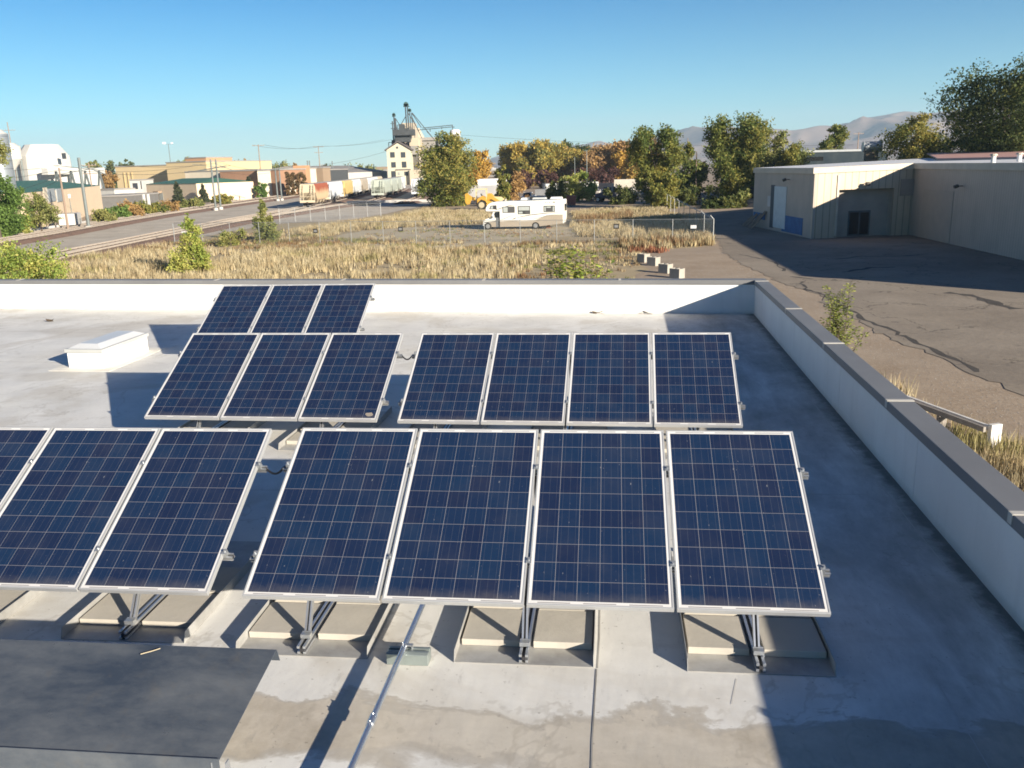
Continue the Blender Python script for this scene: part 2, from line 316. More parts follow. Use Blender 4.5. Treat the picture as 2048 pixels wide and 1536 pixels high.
# ---------------------------------------------------------------- solar panels
PW, PH, PP = 0.992, 1.65, 1.012
M_ALU = mat("frame_aluminium", (0.55, 0.56, 0.57), (0.47, 0.48, 0.49), 0.40, 0.45, 3.0, spec=0.6)
M_STEEL = mat("galvanised_steel", (0.52, 0.54, 0.56), (0.38, 0.40, 0.42), 0.38, 0.75, 6.0)
M_RAIL = mat("rail_aluminium", (0.60, 0.62, 0.64), (0.48, 0.50, 0.53), 0.32, 0.8, 5.0)
M_DARK = mat("dark_slot", (0.03, 0.03, 0.035), None, 0.6)
def cellmat():
    m, nt, b = newmat("solar_cells", 0.12, 0, 0.5)
    t = nt.nodes.new("ShaderNodeTexCoord"); s = nt.nodes.new("ShaderNodeSeparateXYZ"); nt.links.new(t.outputs["Object"], s.inputs[0])
    oi = nt.nodes.new("ShaderNodeObjectInfo")
    mx, my = 0.030, 0.036
    u = mth(nt, 'DIVIDE', mth(nt, 'SUBTRACT', s.outputs[0], mx), (PW - 2 * mx) / 6)
    v = mth(nt, 'DIVIDE', mth(nt, 'SUBTRACT', s.outputs[1], my), (PH - 2 * my) / 10)
    fu, fv = mth(nt, 'FRACT', u), mth(nt, 'FRACT', v)
    cu, cv = mth(nt, 'ABSOLUTE', mth(nt, 'SUBTRACT', fu, .5)), mth(nt, 'ABSOLUTE', mth(nt, 'SUBTRACT', fv, .5))
    line = mth(nt, 'MAXIMUM', mth(nt, 'GREATER_THAN', cu, .5 - .0085), mth(nt, 'GREATER_THAN', cv, .5 - .0085))
    out = mth(nt, 'MAXIMUM', mth(nt, 'GREATER_THAN', mth(nt, 'ABSOLUTE', mth(nt, 'SUBTRACT', u, 3)), 3.0), mth(nt, 'GREATER_THAN', mth(nt, 'ABSOLUTE', mth(nt, 'SUBTRACT', v, 5)), 5.0))
    cb = nt.nodes.new("ShaderNodeCombineXYZ"); nt.links.new(mth(nt, 'FLOOR', u), cb.inputs[0]); nt.links.new(mth(nt, 'FLOOR', v), cb.inputs[1]); nt.links.new(mth(nt, 'MULTIPLY', oi.outputs["Random"], 97.0), cb.inputs[2])
    wn = nt.nodes.new("ShaderNodeTexWhiteNoise"); nt.links.new(cb.outputs[0], wn.inputs["Vector"])
    r = nt.nodes.new("ShaderNodeValToRGB"); e = r.color_ramp.elements
    e[0].color = (0.010, 0.0185, 0.051, 1); e[1].color = (0.009, 0.0245, 0.063, 1); e[0].position = 0; e[1].position = 1
    x = e.new(.18); x.color = (0.0100, 0.0170, 0.047, 1); x = e.new(.5); x.color = (0.0095, 0.0215, 0.058, 1)
    nt.links.new(wn.outputs["Value"], r.inputs[0])
    # fine crystal grain inside the cells
    vo = nt.nodes.new("ShaderNodeTexVoronoi"); vo.inputs["Scale"].default_value = 60; nt.links.new(t.outputs["Object"], vo.inputs["Vector"])
    sv = nt.nodes.new("ShaderNodeSeparateColor"); nt.links.new(vo.outputs["Color"], sv.inputs[0])
    col = mixc(nt, mth(nt, 'MULTIPLY', sv.outputs[0], .35), r.outputs[0], (0.009, 0.020, 0.052))
    # bus bars: three faint lines down each cell
    fb = mth(nt, 'ABSOLUTE', mth(nt, 'SUBTRACT', mth(nt, 'FRACT', mth(nt, 'MULTIPLY', fu, 3)), .5))
    nb_ = noise(nt, 9, 4, .7, t.outputs["Object"])
    bus = mth(nt, 'MULTIPLY', mth(nt, 'LESS_THAN', fb, .022), mth(nt, 'MULTIPLY', nb_, .42))
    col = mixc(nt, bus, col, (0.16, 0.165, 0.19))
    col = mixc(nt, line, col, (0.215, 0.215, 0.235)); col = mixc(nt, out, col, (0.58, 0.58, 0.59))
    # ribbon strips in the top and bottom borders
    ra = mth(nt, 'LESS_THAN', mth(nt, 'ABSOLUTE', mth(nt, 'SUBTRACT', mth(nt, 'ABSOLUTE', mth(nt, 'SUBTRACT', s.outputs[1], PH / 2)), PH / 2 - .022)), .0035)
    rb = mth(nt, 'LESS_THAN', mth(nt, 'ABSOLUTE', mth(nt, 'SUBTRACT', mth(nt, 'FRACT', mth(nt, 'DIVIDE', u, 2)), .5)), .36)
    col = mixc(nt, mth(nt, 'MULTIPLY', mth(nt, 'MULTIPLY', ra, rb), .8), col, (0.10, 0.10, 0.12))
    # dust film and dried drop marks
    du = ramp2(nt, noise(nt, 2.2, 6, .65, t.outputs["Object"]), (0, 0, 0), (1, 1, 1), .45, .85)
    col = mixc(nt, mth(nt, 'MULTIPLY', du, .05), col, (0.30, 0.27, 0.24))
    dr = ramp2(nt, noise(nt, 70, 2, .5, coords(nt, (1, .35, 1))), (0, 0, 0), (1, 1, 1), .745, .77)
    col = mixc(nt, mth(nt, 'MULTIPLY', dr, .35), col, (0.4, 0.4, 0.4))
    le = nt.nodes.new("ShaderNodeMapRange"); nt.links.new(mth(nt, 'ADD', s.outputs[1], mth(nt, 'MULTIPLY', noise(nt, 8, 5, .7, t.outputs["Object"]), .16)), le.inputs[0]); le.inputs[1].default_value = .20; le.inputs[2].default_value = .09
    col = mixc(nt, mth(nt, 'MULTIPLY', le.outputs[0], .16), col, (0.30, 0.26, 0.21))
    nt.links.new(col, b.inputs["Base Color"])
    nt.links.new(mth(nt, 'ADD', .10, mth(nt, 'MULTIPLY', du, .15)), b.inputs["Roughness"])
    return m
M_CELL = cellmat()
M_BACK = mat("panel_backsheet", (0.7, 0.7, 0.7), None, 0.6)
def make_panel():
    t = thing("solar_panel", "", "solar panel", (0, 0, 0), 0, "solar panels in tilted rows on the roof")
    f = MB(); a = .013
    f.box((0, 0, -.04), (PW, a, 0)); f.box((0, PH - a, -.04), (PW, PH, 0)); f.box((0, a, -.04), (a, PH - a, 0)); f.box((PW - a, a, -.04), (PW, PH - a, 0))
    part("frame", f, M_ALU, t, world=False, bevel=.0015)
    g = MB(); g.poly([(a, a, -.003), (PW - a, a, -.003), (PW - a, PH - a, -.003), (a, PH - a, -.003)]); part("cell_glass", g, M_CELL, t, world=False, recalc=False)
    k = MB(); k.poly([(a, a, -.012), (a, PH - a, -.012), (PW - a, PH - a, -.012), (PW - a, a, -.012)]); part("backsheet", k, M_BACK, t, world=False, recalc=False)
    return t
# name, x, y, z, yaw, panels, first index
ARR = [("front right", 0.0, 0.0, 0.0, 0.0, 4, 0), ("middle right", .056, 4.344, -.026, -.021, 4, 0), ("front left", -2.32, .096, -.044, .004, 3, -1), ("middle left", -3.237, 4.493, -.039, -.024, 3, 0), ("back", -4.844, 9.047, .025, -.010, 3, 0)]
def AP(ai, u, v, w=0.0):
    _, x, y, z, yw, n, f0 = ARR[ai]; q = Vector((u, v * math.cos(TILT) - w * math.sin(TILT), v * math.sin(TILT) + w * math.cos(TILT)))
    return Vector((x, y, z + ZP)) + Matrix.Rotation(yw, 3, 'Z') @ q
ORD = {4: ("leftmost", "second from left", "third from left", "rightmost"), 3: ("left", "middle", "right")}
panel0 = make_panel(); first = True
for ai, (nm, x, y, z, yw, n, f0) in enumerate(ARR):
    for i in range(n):
        u = (i + f0) * PP; loc = AP(ai, u, 0)
        extra = {(2, 0): ", cut by the picture edge", (3, 2): ", mud patch in its corner"}.get((ai, i), "")
        lab = "blue solar panel, %s in the %s row%s" % (ORD[n][i], nm, extra)
        p_ = panel0 if first else dup(panel0, lab)
        p_["label"] = lab; p_.location = loc; p_.rotation_euler = (TILT, 0, yw); first = False
        if (ai, i) == (3, 2):
            WM[p_] = Matrix.Translation(loc) @ Matrix.Rotation(yw, 4, 'Z') @ Matrix.Rotation(TILT, 4, 'X')
            mb = MB(); c = []
            for k in range(11):
                t = 2 * math.pi * k / 11; rr = rnd.uniform(.6, 1.1); c.append((.88 + .055 * rr * math.cos(t), .095 + .04 * rr * math.sin(t), .0))
            mb.prism([(q[0], q[1], -.0028) for q in c], (0, 0, .0012)); part("mud_patch", mb, mat("dried_mud", (.25, .22, .19), None, .9), p_, world=False)
# ---------------------------------------------------------------- racks, trays and pavers
V1, V2 = .36, 1.24
RAILS = {0: (.422, 2.0, 3.588), 1: (.42, 2.0, 3.55), 2: (-.24, 1.343), 3: (.62, 2.25), 4: (.62, 2.25)}
TRC = {3: ("left", "middle", "right"), 2: ("left", "right")}
M_PAVE = mat("concrete_paver", (0.47, 0.44, 0.385), (0.40, 0.375, 0.33), 0.95, 0, 5.0, bmp=0.10)
M_PAVE2 = mat("concrete_paver_grey", (0.45, 0.42, 0.37), (0.41, 0.385, 0.34), 0.95, 0, 4.0, bmp=0.10)
M_TRAY = mat("tray_sheet", (0.42, 0.42, 0.41), (0.27, 0.265, 0.255), 0.45, 0.2, 3.0, p0=.35, p1=.65)
def rail_profile(mb, A, B, w=.062, up=(0, 0, 1)):
    """T-slot extrusion: four corner bars, a core and thin webs, open grooves between"""
    A, B = Vector(A), Vector(B); d = (B - A).normalized(); U = Vector(up); U = (U - d * U.dot(d)).normalized(); R_ = d.cross(U)
    q = w / 2; c = w * .31
    for sx in (-1, 1):
        for sz in (-1, 1):
            o = R_ * (sx * (q - c / 2)) + U * (sz * (q - c / 2)); mb.bar(A + o, B + o, c, c, 0, U)
    mb.bar(A, B, w * .42, w * .42, 1, U)
for ai, (nm, x, y, z, yw, n, f0) in enumerate(ARR):
    rk = thing("mounting_rack", "silver aluminium rack holding up the %s row of solar panels" % nm, "rack", AP(ai, f0 * PP, 0), yw, "racks under the solar panels")
    u0 = f0 * PP - .065; u1 = (f0 + n) * PP - .02 + .065
    for vv in (V1, V2):
        m_ = MB(); rail_profile(m_, AP(ai, u0, vv, -.062), AP(ai, u1, vv, -.062), .042, AP(ai, 0, 0, 1) - AP(ai, 0, 0, 0)); part("cross_rail", m_, [M_RAIL, M_DARK], rk)
        for uu, sg in ((f0 * PP, -1), ((f0 + n) * PP - .02, 1)):
            e = MB(); c0 = AP(ai, uu + sg * .014, vv, -.019); nn = AP(ai, 0, 0, 1) - AP(ai, 0, 0, 0)
            e.bar(c0 - nn * .025 - Vector((0, 0, 0)), c0 + nn * .022, .024, .045, 0, (0, math.cos(TILT), math.sin(TILT)))
            e.bar(AP(ai, uu - sg * .008, vv, .003), AP(ai, uu + sg * .026, vv, .003), .045, .005, 0, nn)
            e.cyl(AP(ai, uu + sg * .015, vv, .003), AP(ai, uu + sg * .015, vv, .022), .007, n=6); part("end_clamp", e, M_STEEL, rk)
        for i in range(1, n):
            e = MB(); uu = (f0 + i) * PP - .01
            e.bar(AP(ai, uu - .019, vv, .003), AP(ai, uu + .019, vv, .003), .05, .005, 0, AP(ai, 0, 0, 1) - AP(ai, 0, 0, 0)); e.cyl(AP(ai, uu, vv, -.04), AP(ai, uu, vv, .016), .0075, n=6); part("mid_clamp", e, M_STEEL, rk)
    Ry = Matrix.Rotation(yw, 3, 'Z'); og = Vector((x, y, 0))
    W_ = lambda u, yy, zz: og + Ry @ Vector((u, yy, 0)) + Vector((0, 0, zz))
    for k, u in enumerate(RAILS[ai]):
        trn = TRC[len(RAILS[ai])][k]
        m_ = MB(); rail_profile(m_, W_(u, -.06, ZR + .040), W_(u, 1.62, ZR + .040)); part("base_rail", m_, [M_RAIL, M_DARK], rk, bevel=.0015)
        lg = MB(); rail_profile(lg, W_(u - .005, .085, ZR + .05), AP(ai, u - .005, V1, -.085), .040, (0, 1, 0)); part("front_leg", lg, [M_RAIL, M_DARK], rk)
        lg = MB(); rail_profile(lg, W_(u + .004, 1.48, ZR + .05), AP(ai, u + .004, V2, -.085), .040, (0, 1, 0)); part("rear_leg", lg, [M_RAIL, M_DARK], rk)
        bk = MB(); bk.bar(W_(u + .03, .02, ZR + .075), W_(u + .03, .15, ZR + .075), .014, .006); bk.bar(W_(u - .035, .06, ZR + .09), W_(u + .035, .06, ZR + .09), .05, .03); bk.cyl(W_(u + .02, .045, ZR + .07), W_(u + .02, .045, ZR + .098), .009, n=6); bk.cyl(W_(u - .035, .085, ZR + .10), W_(u + .035, .085, ZR + .10), .008, n=6); part("foot_bracket", bk, M_STEEL, rk)
        tn = "%s tray of the %s row" % (trn, nm)
        ty = thing("ballast_tray", "galvanised sheet metal ballast tray, the " + tn, "tray", W_(u, -.08, ZR), yw, "ballast trays under the solar panels")
        f = MB(); hw = .482
        f.prism([W_(u - hw, -.075, ZR + .002), W_(u + hw, -.075, ZR + .002), W_(u + hw, 1.66, ZR + .002), W_(u - hw, 1.66, ZR + .002)], (0, 0, .004)); part("tray_floor", f, M_TRAY, ty)
        for sg in (-1, 1):
            f = MB(); a_ = W_(u + sg * hw, -.075, ZR + .006); a2 = W_(u + sg * hw, -.045, ZR + .085); b2 = W_(u + sg * hw, 1.66, ZR + .085); b_ = W_(u + sg * hw, 1.66, ZR + .006)
            f.prism([a_, a2, b2, b_], Ry @ Vector((sg * -.004, 0, 0))); part("tray_rim", f, M_TRAY, ty)
        for sg, sd in ((-1, "left"), (1, "right")):
            for rw, (ya, rn) in enumerate(((.135, "front"), (.60, "second"))):
                a_, b_ = (u - hw + .014, u - .046) if sg < 0 else (u + .046, u + hw - .014)
                dx, dy = rnd.uniform(-.006, .006), rnd.uniform(-.01, .01)
                c = MB(); c.prism([W_(a_ + dx + .004, ya + dy, ZR + .0065), W_(b_ + dx - .004, ya + dy, ZR + .0065), W_(b_ + dx - .004, ya + .445 + dy, ZR + .0065), W_(a_ + dx + .004, ya + .445 + dy, ZR + .0065)], (0, 0, .052 + rnd.uniform(-.004, .004)))
                pv = part("concrete_paver", c, rnd.choice((M_PAVE, M_PAVE2)), None, bevel=.004)
                tag(pv, "%s %s concrete paver in the %s" % (rn, sd, tn), "paver", "concrete pavers weighing down the trays")
# ---------------------------------------------------------------- conduit, strut block, cables
M_COND = mat("conduit_steel", (0.70, 0.72, 0.75), (0.58, 0.60, 0.63), 0.22, 0.9, 4.0)
cd = thing("conduit", "long shiny steel conduit pipe running over the roof in front of the panels", "pipe", (1.16, -6, ZR))
zc = ZR + .114
c = MB(); c.cyl((1.135, -7, zc), (1.205, 4.6, zc), .0215, n=14); part("pipe", c, M_COND, cd, smooth=True)
c = MB(); c.cyl((1.172, -.95, zc), (1.1726, -.86, zc), .0275, n=14); c.cyl((1.1724, -.94, zc), (1.1724, -.94, zc + .034), .005, n=6); c.cyl((1.1726, -.87, zc), (1.1726, -.87, zc + .034), .005, n=6); part("coupling", c, M_COND, cd, smooth=True)
sbk = thing("pipe_support_block", "short galvanised strut block under the conduit pipe", "pipe support", (1.205, -.08, ZR))
c = MB(); ch = [(-.055, 0), (.055, 0), (.055, .08), (.035, .092), (.012, .092), (.012, .075), (-.012, .075), (-.012, .092), (-.035, .092), (-.055, .08)]
c.prism([(1.058, -.08 + a, ZR + .002 + b) for a, b in ch], (.292, .0, 0)); part("strut_channel", c, mat("strut_zinc", (.33, .38, .37), (.24, .28, .28), .4, .6, 4), sbk, bevel=.003)
c = MB(); c.obox((1.2, -.08, ZR + .128), (.075, .03, .006)); c.obox((1.167, -.08, ZR + .112), (.006, .03, .036)); c.obox((1.233, -.08, ZR + .112), (.006, .03, .036)); c.cyl((1.165, -.08, ZR + .09), (1.165, -.08, ZR + .15), .005, n=6); part("pipe_strap", c, M_STEEL, sbk)
def cable(nm, lab, A, B, sag):
    c = MB(); P = []
    for i in range(9):
        t = i / 8; p = A.lerp(B, t); p.z -= sag * 4 * t * (1 - t); P.append(p)
    c.tube(P, .009, 6); tag(part(nm, c, mat("black_cable", (.015, .015, .017), None, .5), None, smooth=True), lab, "cable", "cables strung between neighbouring rows")
cable("cable", "black cable sagging between the middle left and middle right rows", AP(3, 3 * PP + .04, V2, -.05), AP(1, -.065, V2, -.05), .05)
cable("cable", "black cable sagging between the front left and front right rows", AP(2, 2 * PP + .04, V2, -.05), AP(0, -.065, V2, -.05), .05)
# ---------------------------------------------------------------- sheet metal cover, lower left
def covermat():
    m, nt, b = newmat("cover_sheet", .42, .25, .5)
    v = coords(nt); v2 = coords(nt, (.7, 1.6, 1))
    c = ramp2(nt, noise(nt, 2.0, 10, .72, v2, .15), (.045, .060, .086), (.125, .138, .155), .36, .66)
    s = ramp2(nt, noise(nt, 4.3, 9, .75, v, .1), (0, 0, 0), (1, 1, 1), .54, .74)
    c = mixc(nt, mth(nt, 'MULTIPLY', s, .42), c, (.135, .120, .10))
    d = ramp2(nt, noise(nt, 34, 3, .6, v), (0, 0, 0), (1, 1, 1), .66, .8); c = mixc(nt, mth(nt, 'MULTIPLY', d, .25), c, (.2, .19, .17))
    nt.links.new(c, b.inputs["Base Color"]); nt.links.new(ramp2(nt, noise(nt, 4, 6, .7, v), (.26, .26, .26), (.50, .50, .50)), b.inputs["Roughness"])
    bump(nt, b, noise(nt, 1.2, 3, .5, v), .12, .05); return m
M_COV = covermat()
cv = thing("sheet_metal_cover", "dark weathered sheet metal cover standing on the roof in the lower left corner", "cover", (-1.2, -1.2, ZR))
YB, YC, ZB, ZC = -.79, -1.50, ZR + .50, ZR + .265
c = MB(); A = [(-4.2, YC, ZC), (.505, YC, ZC), (.572, YB, ZB), (-4.2, YB, ZB)]
c.prism([Vector(p) - Vector((0, 0, .004)) for p in A], (0, 0, .004)); part("top_sheet", c, M_COV, cv, bevel=.0015)
c = MB(); c.prism([(-4.2, YB, ZB - .005), (.572, YB, ZB - .005), (.585, YB, ZB - .075), (-4.2, YB, ZB - .075)], (0, .004, 0)); part("back_flange", c, M_COV, cv)
c = MB(); c.prism([(-4.2, YC, ZC + .012), (.505, YC, ZC + .012), (.505, YC, ZC - .20), (-4.2, YC, ZC - .20)], (0, -.006, 0)); part("front_flange", c, M_COV, cv)
for xx in (.46, .54):
    c = MB(); c.prism([(xx, YC - .02, ZR), (xx, YC + .06, ZR), (xx, YC + .03, ZC - .01), (xx, YC - .01, ZC - .01)], (.006, 0, 0)); part("bracket", c, M_STEEL, cv)
for xx in (-.6, -2.2):
    c = MB(); c.box((xx - .02, YB + -.06, ZR), (xx + .02, YB - .02, ZB - .05)); part("leg", c, M_STEEL, cv)
c = MB(); c.tube([(-.26, -.875, ZB - .02 + .006), (-.20, -.85, ZB - .006), (-.155, -.83, ZB + .002)], .003, 5)
tag(part("dry_stalk", c, mat("straw_stalk", (.55, .47, .33), None, .8)), "short pale straw lying on the dark sheet metal cover", "straw")
# ---------------------------------------------------------------- skylight and litter
sk = thing("skylight", "low white box skylight with a shallow dome on the roof left of the panels", "skylight", (-6.76, 9.5, ZR))
def sq(o, z): return [(-7.105 - o, 8.80 - o, z), (-6.41 + o, 8.75 - o, z), (-6.40 + o, 10.27 + o, z), (-7.095 - o, 10.32 + o, z)]
c = MB(); c.prism(sq(.24, ZR + .001), (0, 0, .005)); part("flashing", c, mat("flashing_membrane", (.78, .755, .68), (.68, .65, .58), .6, 0, 2), sk)
c = MB(); c.prism(sq(0, ZR), (0, 0, .285)); part("curb", c, mat("curb_white", (.80, .79, .76), (.74, .73, .70), .6), sk)
c = MB(); c.prism(sq(.03, ZR + .286), (0, 0, .065)); part("frame", c, mat("skylight_frame", (.52, .53, .52), None, .5, .2), sk, bevel=.006)
c = MB(); a = [Vector(q) for q in sq(-.015, ZR + .352)]; b2 = [Vector(q) for q in sq(-.16, ZR + .42)]
for i in range(4): c.poly([a[i], a[(i + 1) % 4], b2[(i + 1) % 4], b2[i]])
c.poly(b2); part("dome", c, mat("dome_acrylic", (.60, .615, .63), (.54, .555, .57), .35, 0, 1, spec=.6), sk, smooth=True)
M_LEAFD = mat("dead_leaf", (.10, .07, .045), None, .9)
for i, (px, py, sz, lab) in enumerate(((915, 619, .19, "clump of dead brown leaves on the roof below the back parapet"), (1196, 626, .09, "dark leaf scrap by the back parapet, left of the shadow corner"), (1293, 627, .12, "pair of leaf scraps at the tip of the parapet's shadow"), (105, 643, .10, "lone leaf scrap on the far left of the roof"))):
    p = atz(px, py, ZR); c = MB()
    for k in range(9 if i == 0 else 4):
        a, h = rnd.uniform(0, 6.28), rnd.uniform(.02, .07); d = Vector((math.cos(a), math.sin(a), 0)); q = p + Vector((rnd.uniform(-sz, sz), rnd.uniform(-sz, sz) * .6, .004)); n = Vector((-d.y, d.x, 0)) * .05
        c.poly([q - d * .08, q - n + Vector((0, 0, h * .6)), q + d * .08 + Vector((0, 0, h)), q + n + Vector((0, 0, h * .3))])
    tag(part("dead_leaves", c, M_LEAFD, recalc=False), lab, "leaf litter", "leaf litter on the roof")
# ================================================================ GROUND
def groundmat(name, a, b_, c, sc=0.25, fine=9.0, peb=0.4):
    m, nt, b = newmat(name, 0.95, 0, 0.15); v = coords(nt)
    col = ramp2(nt, noise(nt, sc, 9, .68, v, .3), a, b_, .32, .68)
    f = ramp2(nt, noise(nt, fine, 5, .7, v), (0, 0, 0), (1, 1, 1), .45, .68); col = mixc(nt, mth(nt, 'MULTIPLY', f, peb), col, c)
    g = ramp2(nt, noise(nt, sc * .25, 6, .6, v, .5), (0, 0, 0), (1, 1, 1), .45, .62); col = mixc(nt, mth(nt, 'MULTIPLY', g, .35), col, tuple(x * .72 for x in c))
    nt.links.new(col, b.inputs["Base Color"]); bump(nt, b, noise(nt, fine * .6, 6, .7, v), .5, .04); return m
M_DIRT = groundmat("dirt", (.27, .205, .145), (.38, .305, .23), (.44, .37, .30), .35, 7.0)
M_GRAV = groundmat("gravel", (.34, .295, .24), (.54, .48, .40), (.56, .51, .44), .22, 1.2)
M_TURF = groundmat("dry_turf", (.34, .27, .17), (.47, .39, .255), (.26, .205, .13), .3, 3.0)
M_ASPH = groundmat("asphalt", (.215, .182, .148), (.315, .272, .222), (.165, .142, .12), .16, 5.0)
def addcracks(m, sc, k):
    nt = m.node_tree; b = nt.nodes["Principled BSDF"]; src = b.inputs["Base Color"].links[0].from_socket; v = nt.nodes.new("ShaderNodeNewGeometry").outputs["Position"]
    nz = nt.nodes.new("ShaderNodeTexNoise"); nz.inputs["Scale"].default_value = .8; nz.inputs["Detail"].default_value = 6; nt.links.new(v, nz.inputs["Vector"]); mx = nt.nodes.new("ShaderNodeMix"); mx.data_type = 'VECTOR'; mx.inputs[0].default_value = .35; nt.links.new(v, mx.inputs[4]); sc_ = nt.nodes.new("ShaderNodeVectorMath"); sc_.operation = 'MULTIPLY_ADD'; nt.links.new(nz.outputs["Color"], sc_.inputs[0]); sc_.inputs[1].default_value = (3, 3, 0); nt.links.new(v, sc_.inputs[2])
    vo = nt.nodes.new("ShaderNodeTexVoronoi"); vo.feature = 'DISTANCE_TO_EDGE'; vo.inputs["Scale"].default_value = sc; nt.links.new(sc_.outputs[0], vo.inputs["Vector"])
    l = mth(nt, 'MULTIPLY', mth(nt, 'LESS_THAN', vo.outputs["Distance"], .009), mth(nt, 'GREATER_THAN', noise(nt, .12, 4, .6, v), .48)); c = mixc(nt, mth(nt, 'MULTIPLY', l, k), src, (.05, .045, .04))
    oil = ramp2(nt, noise(nt, .55, 6, .7, v), (0, 0, 0), (1, 1, 1), .60, .70); c = mixc(nt, mth(nt, 'MULTIPLY', oil, .3), c, (.09, .08, .07)); du = ramp2(nt, noise(nt, .22, 7, .7, v), (0, 0, 0), (1, 1, 1), .5, .66); c = mixc(nt, mth(nt, 'MULTIPLY', du, .45), c, (.33, .28, .22)); nt.links.new(c, b.inputs["Base Color"])
addcracks(M_ASPH, .22, .5)
def struct(o): o["kind"] = "structure"; return o
def ragged(pts, step=2.0, amp=.35):
    out = []
    for i in range(len(pts)):
        a, b = Vector(pts[i]), Vector(pts[(i + 1) % len(pts)]); n = max(1, min(40, int((b - a).length / step)))
        for k in range(n):
            p = a.lerp(b, k / n); out.append((p.x + (rnd.uniform(-amp, amp) if k else 0), p.y + (rnd.uniform(-amp, amp) if k else 0)))
    return out
def sheet(name, pts, z, m, step=2.0, amp=.35):
    g = MB(); g.poly([(x, y, z) for x, y in (ragged(pts, step, amp) if amp else pts)]); o = part(name, g, m, recalc=False)
    if o.data.polygons[0].normal.z < 0: o.data.flip_normals()
    return struct(o)
R0 = 26000
sheet("ground", [(-R0, -R0), (R0, -R0), (R0, R0), (-R0, R0)], 0, M_DIRT, amp=0)
P = lambda *q: [G(*p) for p in q]
sheet("gravel_yard", P((-260, 500), (100, 455), (330, 420), (600, 382), (700, 362), (800, 352), (900, 352), (905, 385), (850, 412), (700, 440), (560, 447), (480, 460), (340, 484), (100, 520), (-100, 575), (-400, 620)), .004, M_GRAV, 4, .6)
sheet("dry_field", P((60, 520), (335, 486), (560, 448), (700, 441), (850, 414), (960, 424), (1330, 424), (1430, 437), (1430, 490), (1300, 500), (1270, 562), (1250, 600), (0, 600), (0, 545)), .006, M_TURF, 3, .7)
sheet("dirt_yard", P((655, 478), (720, 462), (880, 452), (1000, 450), (1135, 452), (1150, 470), (1000, 488), (900, 497), (760, 490), (680, 492)), .010, groundmat("yard_gravel", (.38, .32, .225), (.50, .43, .31), (.52, .46, .35), .3, 4.0), 2, .6)
sheet("asphalt_lot", P((1428, 452), (1432, 470), (1447, 505), (1482, 530), (1522, 546), (1562, 566), (1612, 581), (1640, 592), (1648, 611), (1700, 630), (1735, 652), (1781, 680), (1850, 700), (1905, 727), (1960, 755), (2048, 792), (2400, 880), (3200, 560), (2300, 440), (1900, 425), (1500, 420), (1432, 430)), .014, M_ASPH, .45, .22)
M_CRK = mat("crack_tar", (.045, .04, .036), (.075, .066, .058), .9, 0, 2.0)
def crack(pts, wd):
    c = MB(); Q = []
    W = [Vector(G(*p)) for p in pts]
    for i in range(len(W) - 1):
        n = max(2, int((W[i + 1] - W[i]).length / .5))
        for k in range(n): Q.append(W[i].lerp(W[i + 1], k / n) + Vector((rnd.uniform(-.12, .12), rnd.uniform(-.16, .16))))
    L, R_ = [], []
    for i in range(len(Q)):
        d = (Q[min(i + 1, len(Q) - 1)] - Q[max(i - 1, 0)]).normalized(); n = Vector((-d.y, d.x)) * wd * rnd.uniform(.3, 1.2) / 2
        L.append(Q[i] + n); R_.append(Q[i] - n)
    for i in range(len(Q) - 1): c.poly([(*L[i], .019), (*R_[i], .019), (*R_[i + 1], .019), (*L[i + 1], .019)])
    o = part("pavement_crack", c, M_CRK, recalc=False); struct(o)
CRK = lambda a: [(1380 + x / 3.066, 320 + y / 3.066) for x, y in a]
crack(CRK([(680, 745), (710, 790), (800, 815), (900, 880), (1000, 930), (1060, 970), (1120, 1010), (1240, 1040), (1280, 1070), (1340, 1090), (1400, 1130), (1480, 1160), (1560, 1195), (1640, 1235), (1800, 1330)]), .24)
crack(CRK([(300, 580), (460, 610), (520, 630), (590, 690)]), .22); crack(CRK([(610, 715), (800, 735)]), .3)
crack(CRK([(900, 610), (1050, 592), (1300, 590), (1500, 575)]), .3); crack(CRK([(950, 690), (1100, 662), (1300, 655)]), .45); crack(CRK([(1575, 815), (1700, 828), (1800, 860), (2040, 930)]), .7)
# ================================================================ GRASS (stuff)
def inpoly(x, y, P_):
    c = np.zeros(len(x), bool); n = len(P_)
    for i in range(n):
        x0, y0 = P_[i]; x1, y1 = P_[(i + 1) % n]
        if y0 == y1: continue
        k = ((y0 > y) != (y1 > y)) & (x < (x1 - x0) * (y - y0) / (y1 - y0) + x0); c ^= k
    return c
class VN:                                     # small value noise for patchiness
    def __init__(s, seed): s.g = np.random.default_rng(seed).random((64, 64))
    def __call__(s, x, y, sc):
        x = x / sc; y = y / sc; i = np.floor(x).astype(int); j = np.floor(y).astype(int); u = x - i; v = y - j; u = u * u * (3 - 2 * u); v = v * v * (3 - 2 * v)
        g = lambda a, b: s.g[a % 64, b % 64]
        return (g(i, j) * (1 - u) + g(i + 1, j) * u) * (1 - v) + (g(i, j + 1) * (1 - u) + g(i + 1, j + 1) * u) * v
N1, N2 = VN(3), VN(5)
STRAW = np.array([(.50, .42, .26), (.58, .50, .33), (.45, .36, .21), (.38, .295, .17), (.50, .41, .24)])
BROWN = np.array([(.22, .145, .075), (.30, .21, .11), (.26, .15, .08), (.36, .27, .15)])
GREEN = np.array([(.20, .20, .07), (.26, .25, .10), (.33, .29, .13), (.17, .18, .06)])
RUST = np.array([(.30, .13, .07), (.24, .10, .06), (.36, .18, .09)])
